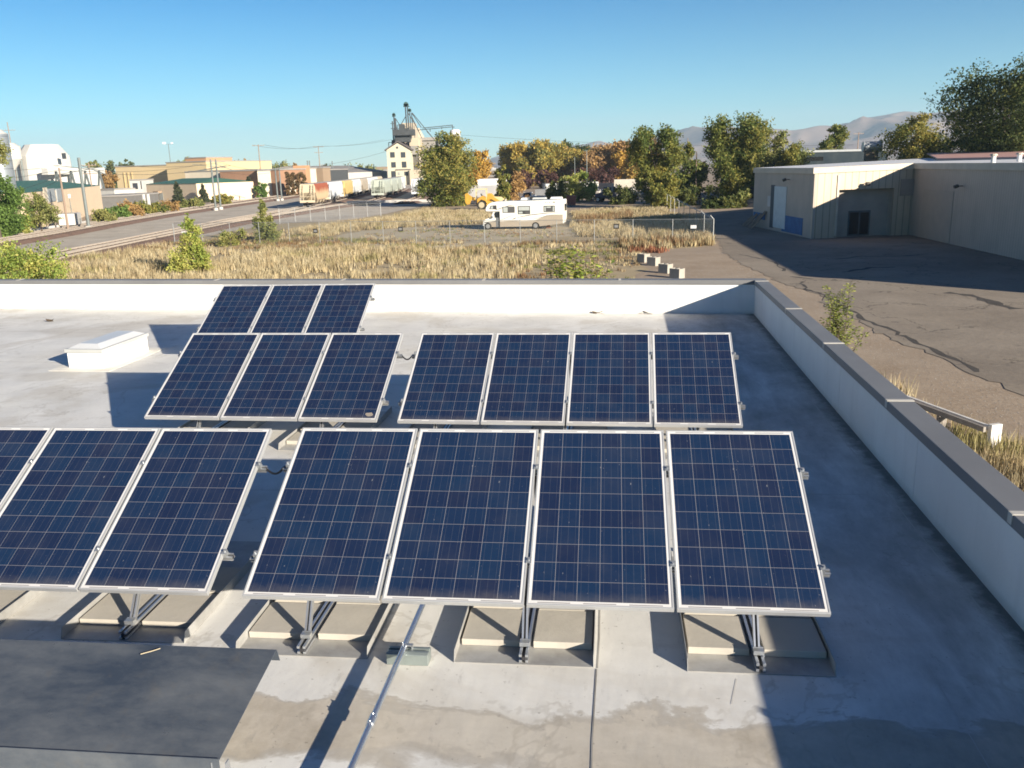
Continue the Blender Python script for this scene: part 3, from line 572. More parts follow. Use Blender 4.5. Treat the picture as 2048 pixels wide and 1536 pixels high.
def grass(zones):
    V, C = [], []
    for px, dens, h, wd, pal, thr in zones:
        P_ = [G(*p) for p in px]; xs = [p[0] for p in P_]; ys = [p[1] for p in P_]
        n = int(dens * (max(xs) - min(xs)) * (max(ys) - min(ys))); x = RN.uniform(min(xs), max(xs), n); y = RN.uniform(min(ys), max(ys), n)
        k = inpoly(x, y, P_); x, y = x[k], y[k]; q = .6 * N1(x, y, 3.1) + .4 * N2(x, y, 1.1); k = q > thr - .22 * RN.random(len(x)); x, y, q = x[k], y[k], q[k]
        n = len(x); nb = 6; X = np.repeat(x, nb) + RN.normal(0, .10, n * nb); Y = np.repeat(y, nb) + RN.normal(0, .10, n * nb)
        H = h * np.repeat(.55 + .8 * np.clip(q, 0, 1), nb) * RN.uniform(.55, 1.2, n * nb); A = RN.uniform(0, 6.283, n * nb); le = RN.uniform(.05, .45, n * nb) * H; B = RN.uniform(0, 6.283, n * nb)
        w_ = wd * RN.uniform(.6, 1.3, n * nb)
        a = np.stack([X - np.cos(A) * w_, Y - np.sin(A) * w_, np.zeros(n * nb)], 1); b = np.stack([X + np.cos(A) * w_, Y + np.sin(A) * w_, np.zeros(n * nb)], 1)
        t = np.stack([X + np.cos(B) * le, Y + np.sin(B) * le, H], 1); V.append(np.stack([a, b, t], 1).reshape(-1, 3))
        pal = np.asarray(pal); ci = np.clip((N2(x, y, 2.3) * len(pal) * 1.2 - .1 * len(pal) + RN.normal(0, .7, n)), 0, len(pal) - 1).astype(int)
        C.append(np.repeat(pal[ci] * RN.uniform(.75, 1.2, (n, 1)), nb, 0) * RN.uniform(.85, 1.12, (n * nb, 1)))
    V = np.concatenate(V); C = np.concatenate(C); Fc = np.arange(len(V)).reshape(-1, 3)
    o = bigmesh("dry_grass", V, Fc, C, leafmat("grass_blade", .35)); tag(o, "tall dry straw coloured grass and weeds covering the field", "grass", kind="stuff")
SM = np.concatenate([STRAW, STRAW, GREEN[2:3]]); MIX = np.concatenate([STRAW, BROWN, GREEN]); MB_ = np.concatenate([STRAW, BROWN])
grass([
    ([(820, 500), (900, 499), (1000, 506), (1090, 505), (1060, 540), (1000, 575), (820, 575)], 4.5, .55, .036, SM, .47),
    ([(60, 560), (60, 530), (190, 512), (330, 500), (640, 503), (830, 500), (880, 540), (860, 580), (60, 590)], 7.0, .66, .036, SM, .45),
    ([(1000, 508), (1240, 500), (1290, 505), (1262, 575), (1000, 575)], 4.0, .26, .034, MIX, .50),
    ([(340, 500), (640, 504), (1000, 509), (1300, 502), (1428, 490), (1425, 478), (1290, 482), (1000, 487), (660, 478), (560, 462), (340, 486)], 4.6, .34, .034, MIX, .48),
    ([(1240, 484), (1425, 476), (1428, 492), (1320, 500), (1240, 500)], 5, .8, .055, MB_, .2),
    ([(655, 478), (880, 452), (960, 446), (1135, 452), (1150, 470), (1000, 488), (760, 490)], 1.6, .22, .034, MIX, .55),
    ([(1255, 497), (1330, 497), (1335, 506), (1260, 507)], 6, .5, .05, RUST, .25),
    ([(1140, 452), (1150, 430), (1330, 424), (1400, 436), (1420, 455), (1420, 474), (1290, 480), (1160, 474)], 6, .55, .038, SM, .44),
    ([(1150, 442), (1260, 430), (1265, 440), (1160, 452)], 3, 1.0, .06, BROWN, .2),
    ([(560, 462), (700, 446), (780, 436), (850, 418), (965, 424), (990, 436), (975, 448), (880, 450), (700, 463), (640, 478)], 6, .55, .038, SM, .44),
    ([(1140, 425), (1330, 412), (1335, 424), (1150, 436)], 5, .6, .05, SM, .34),
    ([(60, 540), (340, 488), (345, 502), (190, 518), (60, 565)], 6, .55, .04, MB_, .38),
    ([(1770, 762), (1850, 796), (1905, 838), (1890, 850), (1780, 800)], 10, .55, .02, SM, .45),
    ([(1890, 842), (1985, 880), (2100, 900), (2200, 1000), (2100, 1080), (2000, 1000), (1900, 900)], 26, .55, .02, SM, .30),
])
def stones(zones):
    V, Fc, C = [], [], []
    for px, n, r in zones:
        P_ = [G(*p) for p in px]; xs = [p[0] for p in P_]; ys = [p[1] for p in P_]; x = RN.uniform(min(xs), max(xs), n); y = RN.uniform(min(ys), max(ys), n); k = inpoly(x, y, P_)
        for X, Y in zip(x[k], y[k]):
            s = r * RN.uniform(.3, 1.3); a = RN.uniform(0, 6.28); b0 = len(V); q = [(X + s * math.cos(a + t) * RN.uniform(.7, 1.2), Y + s * math.sin(a + t) * RN.uniform(.7, 1.2), .0) for t in (0, 2.1, 4.2)]; V += q + [(X, Y, s * RN.uniform(.5, .9))]; Fc += [(b0, b0 + 1, b0 + 3), (b0 + 1, b0 + 2, b0 + 3), (b0 + 2, b0, b0 + 3)]; g = RN.uniform(.18, .48); C += [(g, g * .92, g * .82)] * 3
    o = bigmesh("gravel_stones", np.array(V), np.array(Fc), np.array(C), leafmat("stone_grain", .0)); tag(o, "loose stones and gravel scattered over the dirt", "gravel", kind="stuff")
stones([([(1520, 552), (1660, 600), (1800, 700), (2048, 800), (2300, 900), (2048, 900), (1800, 760), (1560, 570)], 7000, .020), ([(1300, 512), (1440, 500), (1600, 590), (1480, 556), (1370, 556)], 1500, .032)])
# ================================================================ FENCES
def linkmat():
    m, nt, b = newmat("chain_link", .4, .8); b.inputs["Base Color"].default_value = (.42, .44, .45, 1)
    t = nt.nodes.new("ShaderNodeTexCoord"); s = nt.nodes.new("ShaderNodeSeparateXYZ"); nt.links.new(t.outputs["Object"], s.inputs[0])
    g = lambda op: mth(nt, 'LESS_THAN', mth(nt, 'FRACT', mth(nt, 'DIVIDE', mth(nt, op, s.outputs[0], s.outputs[2]), .08)), .065)
    k = mth(nt, 'MAXIMUM', g('ADD'), g('SUBTRACT'))
    tr = nt.nodes.new("ShaderNodeBsdfTransparent"); x = nt.nodes.new("ShaderNodeMixShader"); nt.links.new(k, x.inputs[0]); nt.links.new(tr.outputs[0], x.inputs[1]); nt.links.new(b.outputs[0], x.inputs[2])
    nt.links.new(x.outputs[0], nt.nodes["Material Output"].inputs[0]); return m
M_LINK = linkmat(); M_POST = mat("fence_post", (.40, .41, .41), (.30, .31, .31), .5, .6, 2)
def fence(label, A, B, n, h, arms=None, brace=False):
    L = seg(A, B); rz = math.atan2(B[1] - A[1], B[0] - A[0]); t = thing("chain_link_fence", label, "fence", (A[0], A[1], 0), rz, "chain link fences around the lot")
    for i in range(n):
        x = L * i / (n - 1); c = MB(); r = .042 if i in (0, n - 1) else .032; c.cyl((x, 0, 0), (x, 0, h + .03), r, n=8)
        if arms: c.cyl((x, 0, h), (x + arms[0], arms[1], h + .32), .02, n=6)
        part("post", c, M_POST, t, world=False)
    c = MB(); c.cyl((0, 0, h), (L, 0, h), .024, n=6); part("top_rail", c, M_POST, t, world=False)
    c = MB(); c.poly([(0, .036, .04), (L, .036, .04), (L, .036, h - .02), (0, .036, h - .02)]); part("wire_mesh", c, M_LINK, t, world=False, recalc=False)
    if arms:
        c = MB()
        for k in (.4, .7, .97): c.cyl((arms[0] * k, arms[1] * k, h + .32 * k), (L + arms[0] * k, arms[1] * k, h + .32 * k), .007, n=4)
        part("barbed_wire", c, M_POST, t, world=False)
    if brace:
        c = MB(); d = L / (n - 1); c.cyl((L - .0, 0, h - .1), (L - d, 0, .15), .02, n=6); part("brace", c, M_POST, t, world=False)
    return t
FA, FB, FC_ = G(350, 486), G(1426, 487), G(1334, 418)
fence("long front chain link fence running across the dry field in front of the motorhome", FA, FB, 17, 2.1)
fence("side chain link fence with angled barbed wire arms along the asphalt lot", FC_, FB, 9, 2.1, (0, -.30), True)
fence("distant chain link fence beside the gravel rail yard, left of the big tree", G(560, 447), G(762, 432), 8, 2.0, (0, .25))
M_SIGNK = mat("sign_black", (.02, .02, .022), None, .5); M_SIGNW = mat("sign_white", (.8, .8, .8), None, .5); M_SIGNG = mat("sign_grey", (.25, .25, .25), None, .5)
def alongX(px, A, B):
    d = ray(px, 420); ax, ay = A; ex, ey = B[0] - A[0], B[1] - A[1]; L = math.hypot(ex, ey)
    M = np.array([[d[0], -ex / L], [d[1], -ey / L]]); t, u = np.linalg.solve(M, np.array([ax - CC[0], ay - CC[1]])); return float(u)
for px, py, wd, hh, wh, lab in ((363, 466, .55, .32, 1, "small white sign at the far left end of the front fence"), (476.5, 463, .5, .4, 0, "small black sign on the front fence, leftmost of the black ones"), (628, 462, .5, .4, 0, "small black sign on the front fence, second black one from the left"), (799, 458, .5, .42, 0, "small black sign on the front fence left of the motorhome's shadow"), (1233, 452.5, .5, .42, 0, "small black sign on the front fence right of the motorhome"), (1388, 453.5, .5, .28, 1, "small white sign on the front fence near its right corner")):
    u = alongX(px, FA, FB); L = seg(FA, FB); x = FA[0] + (FB[0] - FA[0]) * u / L; y = FA[1] + (FB[1] - FA[1]) * u / L; z = HZ(px, py, (x, y))
    t = thing("fence_sign", lab, "sign", (x, y, z), math.atan2(FB[1] - FA[1], FB[0] - FA[0]), "small signs hung on the front fence")
    c = MB(); c.box((-wd / 2, -.07, -hh / 2), (wd / 2, -.045, hh / 2)); part("plate", c, M_SIGNW if wh else M_SIGNK, t, world=False)
    c = MB(); c.box((-wd / 2 + .08, -.075, -hh / 2 + .09), (wd / 2 - .08, -.071, hh / 2 - .09)); part("face", c, mat("sign_offwhite", (.7, .7, .68), None, .5) if wh else M_SIGNG, t, world=False)
# ================================================================ BLOCKS AND BARRIER
M_CONC = mat("waste_concrete", (.37, .35, .31), (.28, .26, .23), .95, 0, 2.5, bmp=.3)
def block_mesh():
    c = MB(); a, b, h, k = .37, .29, .60, .06
    c.box((-a, -b, 0), (a, -b + k, h)); c.box((-a, b - k, 0), (a, b, h)); c.box((-a, -b + k, 0), (-a + k, b - k, h)); c.box((a - k, -b + k, 0), (a, b - k, h)); c.box((-.06, -b + k, 0), (.06, b - k, h)); c.box((-a + k, -b + k, 0), (-.06, b - k, .2)); c.box((.06, -b + k, 0), (a - k, b - k, .2)); return c
bm_ = None
for i, (px, py, lab) in enumerate(((1287, 524, "hollow concrete block, farthest of the row of four on the dirt"), (1307, 531, "hollow concrete block, second farthest of the row of four"), (1331, 546, "hollow concrete block, second nearest of the row of four"), (1354, 556, "hollow concrete block, nearest of the row, half hidden by the parapet"))):
    x, y = G(px, py)
    if bm_ is None: bm_ = o = part("concrete_block", block_mesh(), M_CONC)
    else: o = bm_.copy(); COL.objects.link(o)
    o.location = (x, y, 0); o.rotation_euler = (0, 0, -.75 + rnd.uniform(-.08, .08)); tag(o, lab, "block", "hollow concrete blocks in a row")
bt = thing("parking_barrier", "low weathered barrier of two long rails ending in a white post on the dirt", "barrier", (*G(1985, 900), 0))
A_, B_ = Vector((*G(1985, 900), 0)), Vector((*G(1848, 846), 0)); d = (B_ - A_).normalized(); nn = Vector((d.y, -d.x, 0)); B_ = A_ + d * 4.6
c = MB(); c.bar(A_ + nn * .0 + Vector((0, 0, 0)), A_ + Vector((0, 0, .66)), .12, .30, 0, nn); part("end_post", c, mat("barrier_white", (.72, .70, .66), (.55, .53, .5), .8, 0, 4), bt)
for o_, mm, zz in ((.02, mat("barrier_white", (.7, .7, .7)), .50), (-.30, mat("barrier_grey", (.30, .27, .24), (.2, .18, .16), .9, 0, 3), .55)):
    c = MB(); c.bar(A_ + nn * o_ + Vector((0, 0, zz)), B_ + nn * o_ + Vector((0, 0, zz)), .07, .13); part("rail", c, mm, bt)
for k in (1.6, 3.2, 4.5):
    c = MB(); c.bar(A_ + d * k - nn * .14, A_ + d * k - nn * .14 + Vector((0, 0, .48)), .1, .24, 0, nn); part("post", c, mat("barrier_grey", (.3, .27, .24)), bt)
# ================================================================ WAREHOUSE
WA, WB, WC, WD, WE, WF = (17.9, 91.2), (20.3, 74.1), (29.4, 76.5), (30.3, 35.3), (46, 28.5), (80, 150)
zt = lambda x: 5.88 + .017 * (x - 20)
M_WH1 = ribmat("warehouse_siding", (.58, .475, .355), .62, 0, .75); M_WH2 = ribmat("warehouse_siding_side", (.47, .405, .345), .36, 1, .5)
M_ROOFW = mat("warehouse_roof", (.74, .73, .72), (.66, .65, .64), .5, 0, .2); M_TRIM = mat("warehouse_trim", (.60, .53, .43), None, .6)
wh = thing("warehouse", "long beige metal sided warehouse with a pale low roof beside the asphalt lot", "warehouse", (*WB, 0))
def wallq(name, A, B, z0, m, par, u0=None, u1=None, zz0=0.0, zz1=None, th=.2):
    c = MB(); L = seg(A, B); u0 = 0 if u0 is None else u0; u1 = L if u1 is None else u1; d = ((B[0] - A[0]) / L, (B[1] - A[1]) / L)
    q = lambda u, o: (A[0] + d[0] * u - d[1] * -o, A[1] + d[1] * u - d[0] * o)
    p0, p1, p2, p3 = q(u0, 0), q(u1, 0), q(u1, -th), q(u0, -th)
    T = (lambda x: zz1) if zz1 is not None else (lambda x: zt(x) - .02)
    c.hexa([(*p0, zz0), (*p1, zz0), (*p2, zz0), (*p3, zz0), (*p0, T(p0[0])), (*p1, T(p1[0])), (*p2, T(p2[0])), (*p3, T(p3[0]))]); return part(name, c, m, par)
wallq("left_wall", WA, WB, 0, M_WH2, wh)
L_ = seg(WB, WC); r0, r1 = alongX(1676, WB, WC), alongX(1785, WB, WC); pxy = lambda u, A=WB, B=WC: (A[0] + (B[0] - A[0]) * u / seg(A, B), A[1] + (B[1] - A[1]) * u / seg(A, B))
zr_ = HZ(1730, 378, pxy((r0 + r1) / 2))
wallq("front_wall", WB, WC, 0, M_WH1, wh, 0, r0); wallq("front_wall", WB, WC, 0, M_WH1, wh, r0, r1, zr_); wallq("front_wall", WB, WC, 0, M_WH1, wh, r1, L_)
dd = Vector((WC[0] - WB[0], WC[1] - WB[1], 0)).normalized(); ni = Vector((-dd.y, dd.x, 0)) * .75
a_, b_ = pxy(r0), pxy(r1); c = MB(); A2, B2 = (a_[0] + ni.x, a_[1] + ni.y), (b_[0] + ni.x, b_[1] + ni.y)
c.poly([(*A2, 0), (*B2, 0), (*B2, zr_), (*A2, zr_)]); c.poly([(*a_, 0), (*A2, 0), (*A2, zr_), (*a_, zr_)]); c.poly([(*b_, 0), (*B2, 0), (*B2, zr_), (*b_, zr_)]); c.poly([(*a_, zr_), (*A2, zr_), (*B2, zr_), (*b_, zr_)])
part("recessed_bay", c, mat("bay_paint", (.45, .39, .33), None, .8), wh)
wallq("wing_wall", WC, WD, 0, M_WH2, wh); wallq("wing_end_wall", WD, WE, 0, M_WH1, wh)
c = MB(); rp = [WA, WB, WC, WD, WE, (90, 60), WF]; ctr = Vector((45, 80))
def ov(p, o=.16): v = Vector(p) - ctr; v = v.normalized() * o; return (p[0] + v.x, p[1] + v.y)
rp2 = [(WA[0] - .15, WA[1] + .1), (WB[0] - .15, WB[1] - .15), (WC[0] - .15, WC[1] - .15), (WD[0] - .15, WD[1] - .15), (WE[0], WE[1] - .2), (90, 60), WF]
n_ = len(rp2); k0 = len(c.v); c.v += [(x, y, zt(x) - .24) for x, y in rp2] + [(x, y, zt(x) + .26) for x, y in rp2]
tri = [(0, 1, 2), (0, 2, 6), (2, 5, 6), (2, 3, 5), (3, 4, 5)]
for t_ in tri: c.f.append(tuple(i + n_ for i in t_)); c.m.append(0); c.f.append(tuple(reversed(t_))); c.m.append(0)
for i in range(n_): j = (i + 1) % n_; c.f.append((i, j, n_ + j, n_ + i)); c.m.append(1)
part("roof", c, [M_ROOFW, M_TRIM], wh, recalc=True)
def onwall(name, A, B, px0, px1, py0, py1, m, par, d0=.002, d1=.06, lab=None, off=0.0):
    u0, u1 = alongX(px0, A, B), alongX(px1, A, B); xy = pxy((u0 + u1) / 2, A, B); z1 = HZ((px0 + px1) / 2, py0, xy); z0 = max(.02, HZ((px0 + px1) / 2, py1, xy))
    c = MB(); c.wallbox(A, B, u0, u1, z0, z1, d0, d1); return part(name, c, m, par, label=lab)
M_GLK = mat("dark_glass", (.02, .025, .03), None, .08, 0, 1, spec=.7); M_BLUE = mat("blue_paint", (.05, .16, .36), (.035, .11, .26), .7, 0, 1.5); M_DOORW = mat("rollup_door", (.62, .68, .68), (.52, .57, .58), .6, 0, 2)
rd = onwall("rollup_door", WA, WB, 1548, 1572, 373, 456, M_DOORW, wh, lab="pale grey roll-up door"); onwall("door_reveal", WA, WB, 1541, 1548, 370, 455, mat("reveal_dark", (.10, .11, .12), None, .8), wh, .002, .05)
onwall("blue_boards", WA, WB, 1565.5, 1607, 433, 466, M_BLUE, wh, .002, .05); onwall("blue_boards", WA, WB, 1508, 1531, 425, 438, M_BLUE, wh, .002, .05); onwall("wall_panel", WA, WB, 1535, 1541, 392, 413, mat("panel_pale", (.6, .58, .56)), wh)
A3, B3 = A2, B2
fr = onwall("entry_door", A3, B3, 1697, 1741, 421, 471, mat("door_frame_dark", (.12, .13, .14), None, .5), wh, .002, .05)
for q in ((1700, 1717.5), (1721, 1738)):
    g = onwall("glass_leaf", A3, B3, *q, 425, 468, M_GLK, wh, .051, .06); g.parent = fr
onwall("louvre_vent", WB, WC, 1797, 1824, 358, 391, mat("louvre", (.36, .31, .27), (.3, .26, .23), .8), wh, .002, .09); onwall("downpipe", WB, WC, 1671, 1675, 350, 472, M_TRIM, wh, .002, .08)
onwall("wing_door", WC, WD, 1845, 1905, 380, 479, mat("wing_door_paint", (.44, .375, .31), (.38, .33, .28), .7, 0, 1), wh, .002, .05)
def floodlight(A, B, px, py, lab):
    u = alongX(px, A, B); xy = pxy(u, A, B); z = HZ(px, py, xy); d = Vector((B[0] - A[0], B[1] - A[1], 0)).normalized(); n = Vector((d.y, -d.x, 0)); p = Vector((*xy, z))
    t = thing("wall_light", lab, "light", p, 0, "lights fixed to the warehouse walls")
    c = MB(); c.bar(p + n * .01, p + n * .4, .06, .06); part("arm", c, mat("lamp_dark", (.08, .075, .07), None, .5), t)
    c = MB(); c.obox(p + n * .5 + Vector((0, 0, -.02)), (.36, .3, .24), math.atan2(d.y, d.x), rx=.4); part("lamp_head", c, mat("lamp_dark", (.08, .075, .07)), t, bevel=.03)
floodlight(WB, WC, 1726, 367, "small floodlight on the sunlit front wall of the warehouse"); floodlight(WC, WD, 1921, 372, "dark floodlight on the shaded right wing of the warehouse"); floodlight(WA, WB, 1576, 359, "small lamp above the roll-up door of the warehouse")
rr = thing("raised_roof_building", "low building with a faded red metal roof rising behind the warehouse roof", "building", (55, 75, 0))
f0, f1, g1, g0 = D(1868, 84), D(2250, 62), D(2300, 96), D(1845, 128)
c = MB(); c.prism([(*p, 5.0) for p in (f0, f1, g1, g0)], (0, 0, 1.5)); part("wall", c, mat("red_bldg_wall", (.45, .38, .33)), rr)
c = MB(); c.hexa([(*f0, 6.5), (*f1, 6.5), (*g1, 7.05), (*g0, 7.05), (*f0, 6.62), (*f1, 6.62), (*g1, 7.2), (*g0, 7.2)]); part("roof", c, mat("red_metal_roof", (.52, .30, .25), (.44, .26, .22), .6, 0, .3), rr)
for px, lab in ((1978, "white roof vent on the warehouse, left of the two"), (2029, "white roof vent on the warehouse, right of the two")):
    x, y = D(px, 62); z = zt(x) + .25; t = thing("roof_vent", lab, "vent", (x, y, z), 0, "vents on the warehouse roof"); c = MB(); c.cyl((x, y, z), (x, y, z + .5), .16, n=10); part("pipe", c, M_ROOFW, t); c = MB(); c.cyl((x, y, z + .5), (x, y, z + .62), .28, .2, n=10); part("cap", c, M_TRIM, t)
M_WOOD = mat("old_boards", (.28, .21, .15), (.16, .12, .09), .9, 0, 4)
dW = Vector((WB[0] - WA[0], WB[1] - WA[1], 0)).normalized(); nW = Vector((dW.y, -dW.x, 0))
for i, (px, tl, lab) in enumerate(((1506, 1.1, "old board leaning on the warehouse's left wall, leftmost of four"), (1514, 1.4, "old board leaning on the warehouse's left wall, second of four"), (1523, 1.5, "old board leaning on the warehouse's left wall, third of four"), (1531, 1.8, "old board leaning next to the roll-up door, rightmost of four"))):
    u = alongX(px, WA, WB); p = Vector((*pxy(u, WA, WB), 0)); c = MB(); a, b = p + nW * (1.1 + .1 * i), p + nW * .06 + Vector((0, 0, tl)) + dW * .3
    c.bar(a, b, .55, .05, 0, nW); tag(part("leaning_board", c, M_WOOD), lab, "board", "old boards leaning on the warehouse")
# ================================================================ MOTORHOME
M_RVW = mat("rv_white", (.80, .78, .73), (.76, .74, .69), .3, 0, 1, spec=.6); M_RVB = mat("rv_beige", (.36, .31, .25), (.33, .285, .23), .35, 0, 1)
M_STR = mat("rv_stripe", (.13, .125, .12), None, .4); M_STRB = mat("rv_stripe_tan", (.40, .34, .25), None, .4); M_TYRE = mat("tyre", (.022, .021, .02), None, .85); M_RIM = mat("wheel_rim", (.5, .5, .5), None, .35, .6)
M_BLK = mat("black_trim", (.03, .03, .032), None, .5)
rvF, rvR = Vector((*G(976, 459.5), 0)), Vector((*G(1071, 458.2), 0)); rvd = (rvR - rvF).normalized(); rvL = (rvR - rvF).length; k_ = rvL / (880 / 169.0)
rv = thing("motorhome", "white and beige motorhome parked facing left on the dirt yard", "motorhome", rvF, math.atan2(rvd.y, rvd.x))
q = lambda X, Y: ((X - 335) / 169.0 * k_, (737 - Y) / 169.0 * k_)       # side view drawing to metres
WD_ = 2.45
def rvprism(pts, y0, y1, m, name, par=rv, bev=0.0, lab=None):
    c = MB(); c.prism([(q(*p)[0], y0, q(*p)[1]) for p in pts], (0, y1 - y0, 0)); return part(name, c, m, par, world=False, bevel=bev, label=lab)
body = rvprism([(560, 690), (560, 412), (505, 410), (318, 408), (300, 392), (304, 350), (340, 290), (400, 256), (470, 242), (1100, 234), (1728, 222), (1738, 236), (1740, 470), (1736, 560), (1720, 640), (1290, 690), (1285, 650), (1255, 622), (1215, 612), (1175, 622), (1150, 650), (1145, 690)], 0, WD_, M_RVW, "coach_body", bev=.04)
rvprism([(562, 688), (562, 590), (1180, 588), (1300, 545), (1420, 500), (1560, 488), (1722, 488), (1718, 640), (1290, 688), (1282, 650), (1252, 622), (1215, 612), (1175, 622), (1150, 650), (1145, 688)], -.012, .004, M_RVB, "lower_panel", lab="beige lower side panel")
cab = rvprism([(560, 412), (560, 688), (405, 688), (402, 650), (380, 622), (335, 612), (290, 622), (268, 650), (262, 682), (246, 672), (242, 600), (250, 575), (300, 545), (388, 515), (438, 412)], .16, WD_ - .16, M_RVW, "cab", bev=.03)
rvprism([(398, 690), (396, 655), (376, 628), (380, 600), (484, 598), (484, 690)], .145, .165, M_RVB, "cab_lower_panel")
rvprism([(268, 600), (560, 575), (560, 590), (262, 618)], .148, .165, M_STR, "cab_stripe")
c = MB(); a = [(q(440, 418)[0], .22, q(440, 418)[1]), (q(440, 418)[0], WD_ - .22, q(440, 418)[1]), (q(392, 512)[0], WD_ - .22, q(392, 512)[1]), (q(392, 512)[0], .22, q(392, 512)[1])]; c.prism([Vector(p) + Vector((-.02, 0, .02)) for p in a], (-.012, 0, .008)); part("windshield", c, M_GLK, rv, world=False)
dr = rvprism([(484, 690), (484, 420), (552, 418), (555, 690)], .135, .165, mat("rv_door_grey", (.16, .165, .17), None, .45), "cab_door", lab="dark grey cab door"); rvprism([(432, 522), (470, 425), (545, 425), (545, 522)], .125, .15, M_GLK, "cab_window")
M_WFR = mat("rv_window_frame", (.06, .06, .06), None, .4); M_BLIND = mat("rv_blind", (.42, .45, .44), None, .25, 0, 1, spec=.6); M_GLR = mat("rv_glass", (.10, .10, .105), None, .1, 0, 1, spec=.7)
def rvwin(x0, x1, y0, y1, panes):
    c = MB(); a, b = q(x0, y1), q(x1, y0); c.box((a[0], -.03, a[1]), (b[0], .01, b[1])); f = part("window", c, M_WFR, rv, world=False, bevel=.03)
    for (u0, u1, v0, v1, m) in panes:
        a, b = q(u0, v1), q(u1, v0); c = MB(); c.box((a[0], -.036, a[1]), (b[0], -.031, b[1])); part("pane", c, m, f, world=False)
rvwin(618, 842, 328, 440, [(630, 712, 340, 428, M_BLIND), (722, 830, 340, 428, M_GLR)]); rvwin(898, 1126, 322, 470, [(912, 1112, 336, 402, M_BLIND), (912, 985, 422, 456, M_BLIND), (1030, 1112, 422, 456, M_GLR)]); rvwin(1370, 1575, 325, 437, [(1420, 1505, 340, 364, M_BLIND), (1382, 1410, 340, 425, M_BLIND), (1536, 1562, 340, 425, M_BLIND), (1415, 1530, 380, 425, M_GLR)])
c = MB(); c.prism([(q(*p)[0], -.025, q(*p)[1]) for p in ((372, 370), (400, 305), (508, 300), (510, 375))], (0, .03, 0)); f = part("overcab_window", c, M_WFR, rv, world=False); c = MB(); c.prism([(q(*p)[0], -.03, q(*p)[1]) for p in ((392, 362), (410, 318), (440, 315), (440, 364))], (0, .003, 0)); part("pane", c, M_BLIND, f, world=False)
c = MB(); a, b = q(1740, 425), q(1740, 305); c.box((a[0] - .01, .35, a[1]), (a[0] + .02, WD_ - .35, b[1])); part("rear_window", c, M_GLK, rv, world=False)
def sweep(pts, wd, m, nm="swoosh_stripe"):
    c = MB()
    for i in range(len(pts) - 1):
        t0, t1 = i / (len(pts) - 1), (i + 1) / (len(pts) - 1); w0 = wd * max(.12, math.sin(math.pi * min(1, .15 + t0 * .9))); w1 = wd * max(.12, math.sin(math.pi * min(1, .15 + t1 * .9)))
        (x0, z0), (x1, z1) = q(*pts[i]), q(*pts[i + 1]); c.hexa([(x0, -.018, z0 - w0 / 2), (x1, -.018, z1 - w1 / 2), (x1, -.004, z1 - w1 / 2), (x0, -.004, z0 - w0 / 2), (x0, -.018, z0 + w0 / 2), (x1, -.018, z1 + w1 / 2), (x1, -.004, z1 + w1 / 2), (x0, -.004, z0 + w0 / 2)])
    part(nm, c, m, rv, world=False)
sweep([(490, 382), (560, 362), (640, 340), (740, 312), (850, 300), (1160, 296)], .09, M_STR); sweep([(880, 528), (980, 505), (1160, 480), (1400, 458), (1560, 450), (1732, 443)], .09, M_STR); sweep([(580, 556), (640, 545), (740, 505), (880, 465)], .07, M_STR); sweep([(1170, 556), (1300, 535), (1420, 500), (1560, 486), (1730, 486)], .06, M_STR); sweep([(560, 580), (800, 580), (1000, 578), (1190, 570)], .06, M_STRB); sweep([(790, 556), (830, 545), (864, 528), (866, 556)], .12, M_STR); sweep([(545, 275), (800, 268), (1150, 262), (1720, 240)], .03, M_STRB); sweep([(640, 590), (900, 582), (1000, 528), (1100, 500)], .05, M_STRB)
c = MB()
for (x, wd) in ((1405, 14), (1440, 10), (1470, 16), (1520, 10), (1545, 22), (1568, 12)):
    a, b = q(x, 276), q(x + wd, 256 if wd > 20 else 262); c.box((a[0], -.012, a[1]), (b[0], -.003, b[1]))
part("side_lettering", c, M_STR, rv, world=False)
def wheel(par, x, y, z, r, wd, side=-1, name="wheel", rim=None):
    c = MB(); c.cyl((x, y, z), (x, y + wd, z), r, n=20); o = part(name, c, M_TYRE, par, world=False, bevel=.02)
    c = MB(); yy = y if side < 0 else y + wd; c.cyl((x, yy + side * .012, z), (x, yy - side * .05, z), r * .62, r * .7, 16); part("rim", c, mat("rim_cream", (.42, .36, .24), None, .6) if par.name.startswith("backhoe") else M_RIM, o, world=False); return o
for x in (0.0, rvL):
    wheel(rv, x, .05, .39, .39, .26); wheel(rv, x, WD_ - .31, .39, .39, .26, 1)
for x0, x1, h, nm in ((930, 1095, .26, "air_conditioner"), (1470, 1690, .22, "roof_pod"), (1140, 1400, .20, "roof_vent")):
    a, b = q(x0, 208), q(x1, 208); zb = q(x0, 225 if x0 < 1000 else 215)[1]; c = MB(); c.prism([(a[0], .7, zb), (b[0], .7, zb), (b[0] - .1, .7, zb + h), (a[0] + .12, .7, zb + h)], (0, 1.0, 0)); part(nm, c, M_RVW if nm != "roof_vent" else mat("rv_grey", (.5, .52, .52)), rv, world=False, bevel=.03)
c = MB(); a = q(1120, 212); c.box((a[0] - .12, .5, a[1]), (a[0] + .12, .8, a[1] + .3)); part("roof_antenna", c, M_BLK, rv, world=False)
c = MB(); a = q(244, 668); c.box((a[0] - .06, .12, a[1]), (a[0] + .08, WD_ - .12, a[1] + .22)); part("bumper", c, mat("rv_grey", (.5, .5, .5)), rv, world=False, bevel=.03)
c = MB(); c.box((q(440, 0)[0], -.22, q(0, 520)[1]), (q(462, 0)[0], .0, q(0, 478)[1])); c.bar((q(450, 0)[0], 0, q(0, 505)[1]), (q(455, 0)[0], .2, q(0, 508)[1]), .03); part("side_mirror", c, M_RVW, rv, world=False)
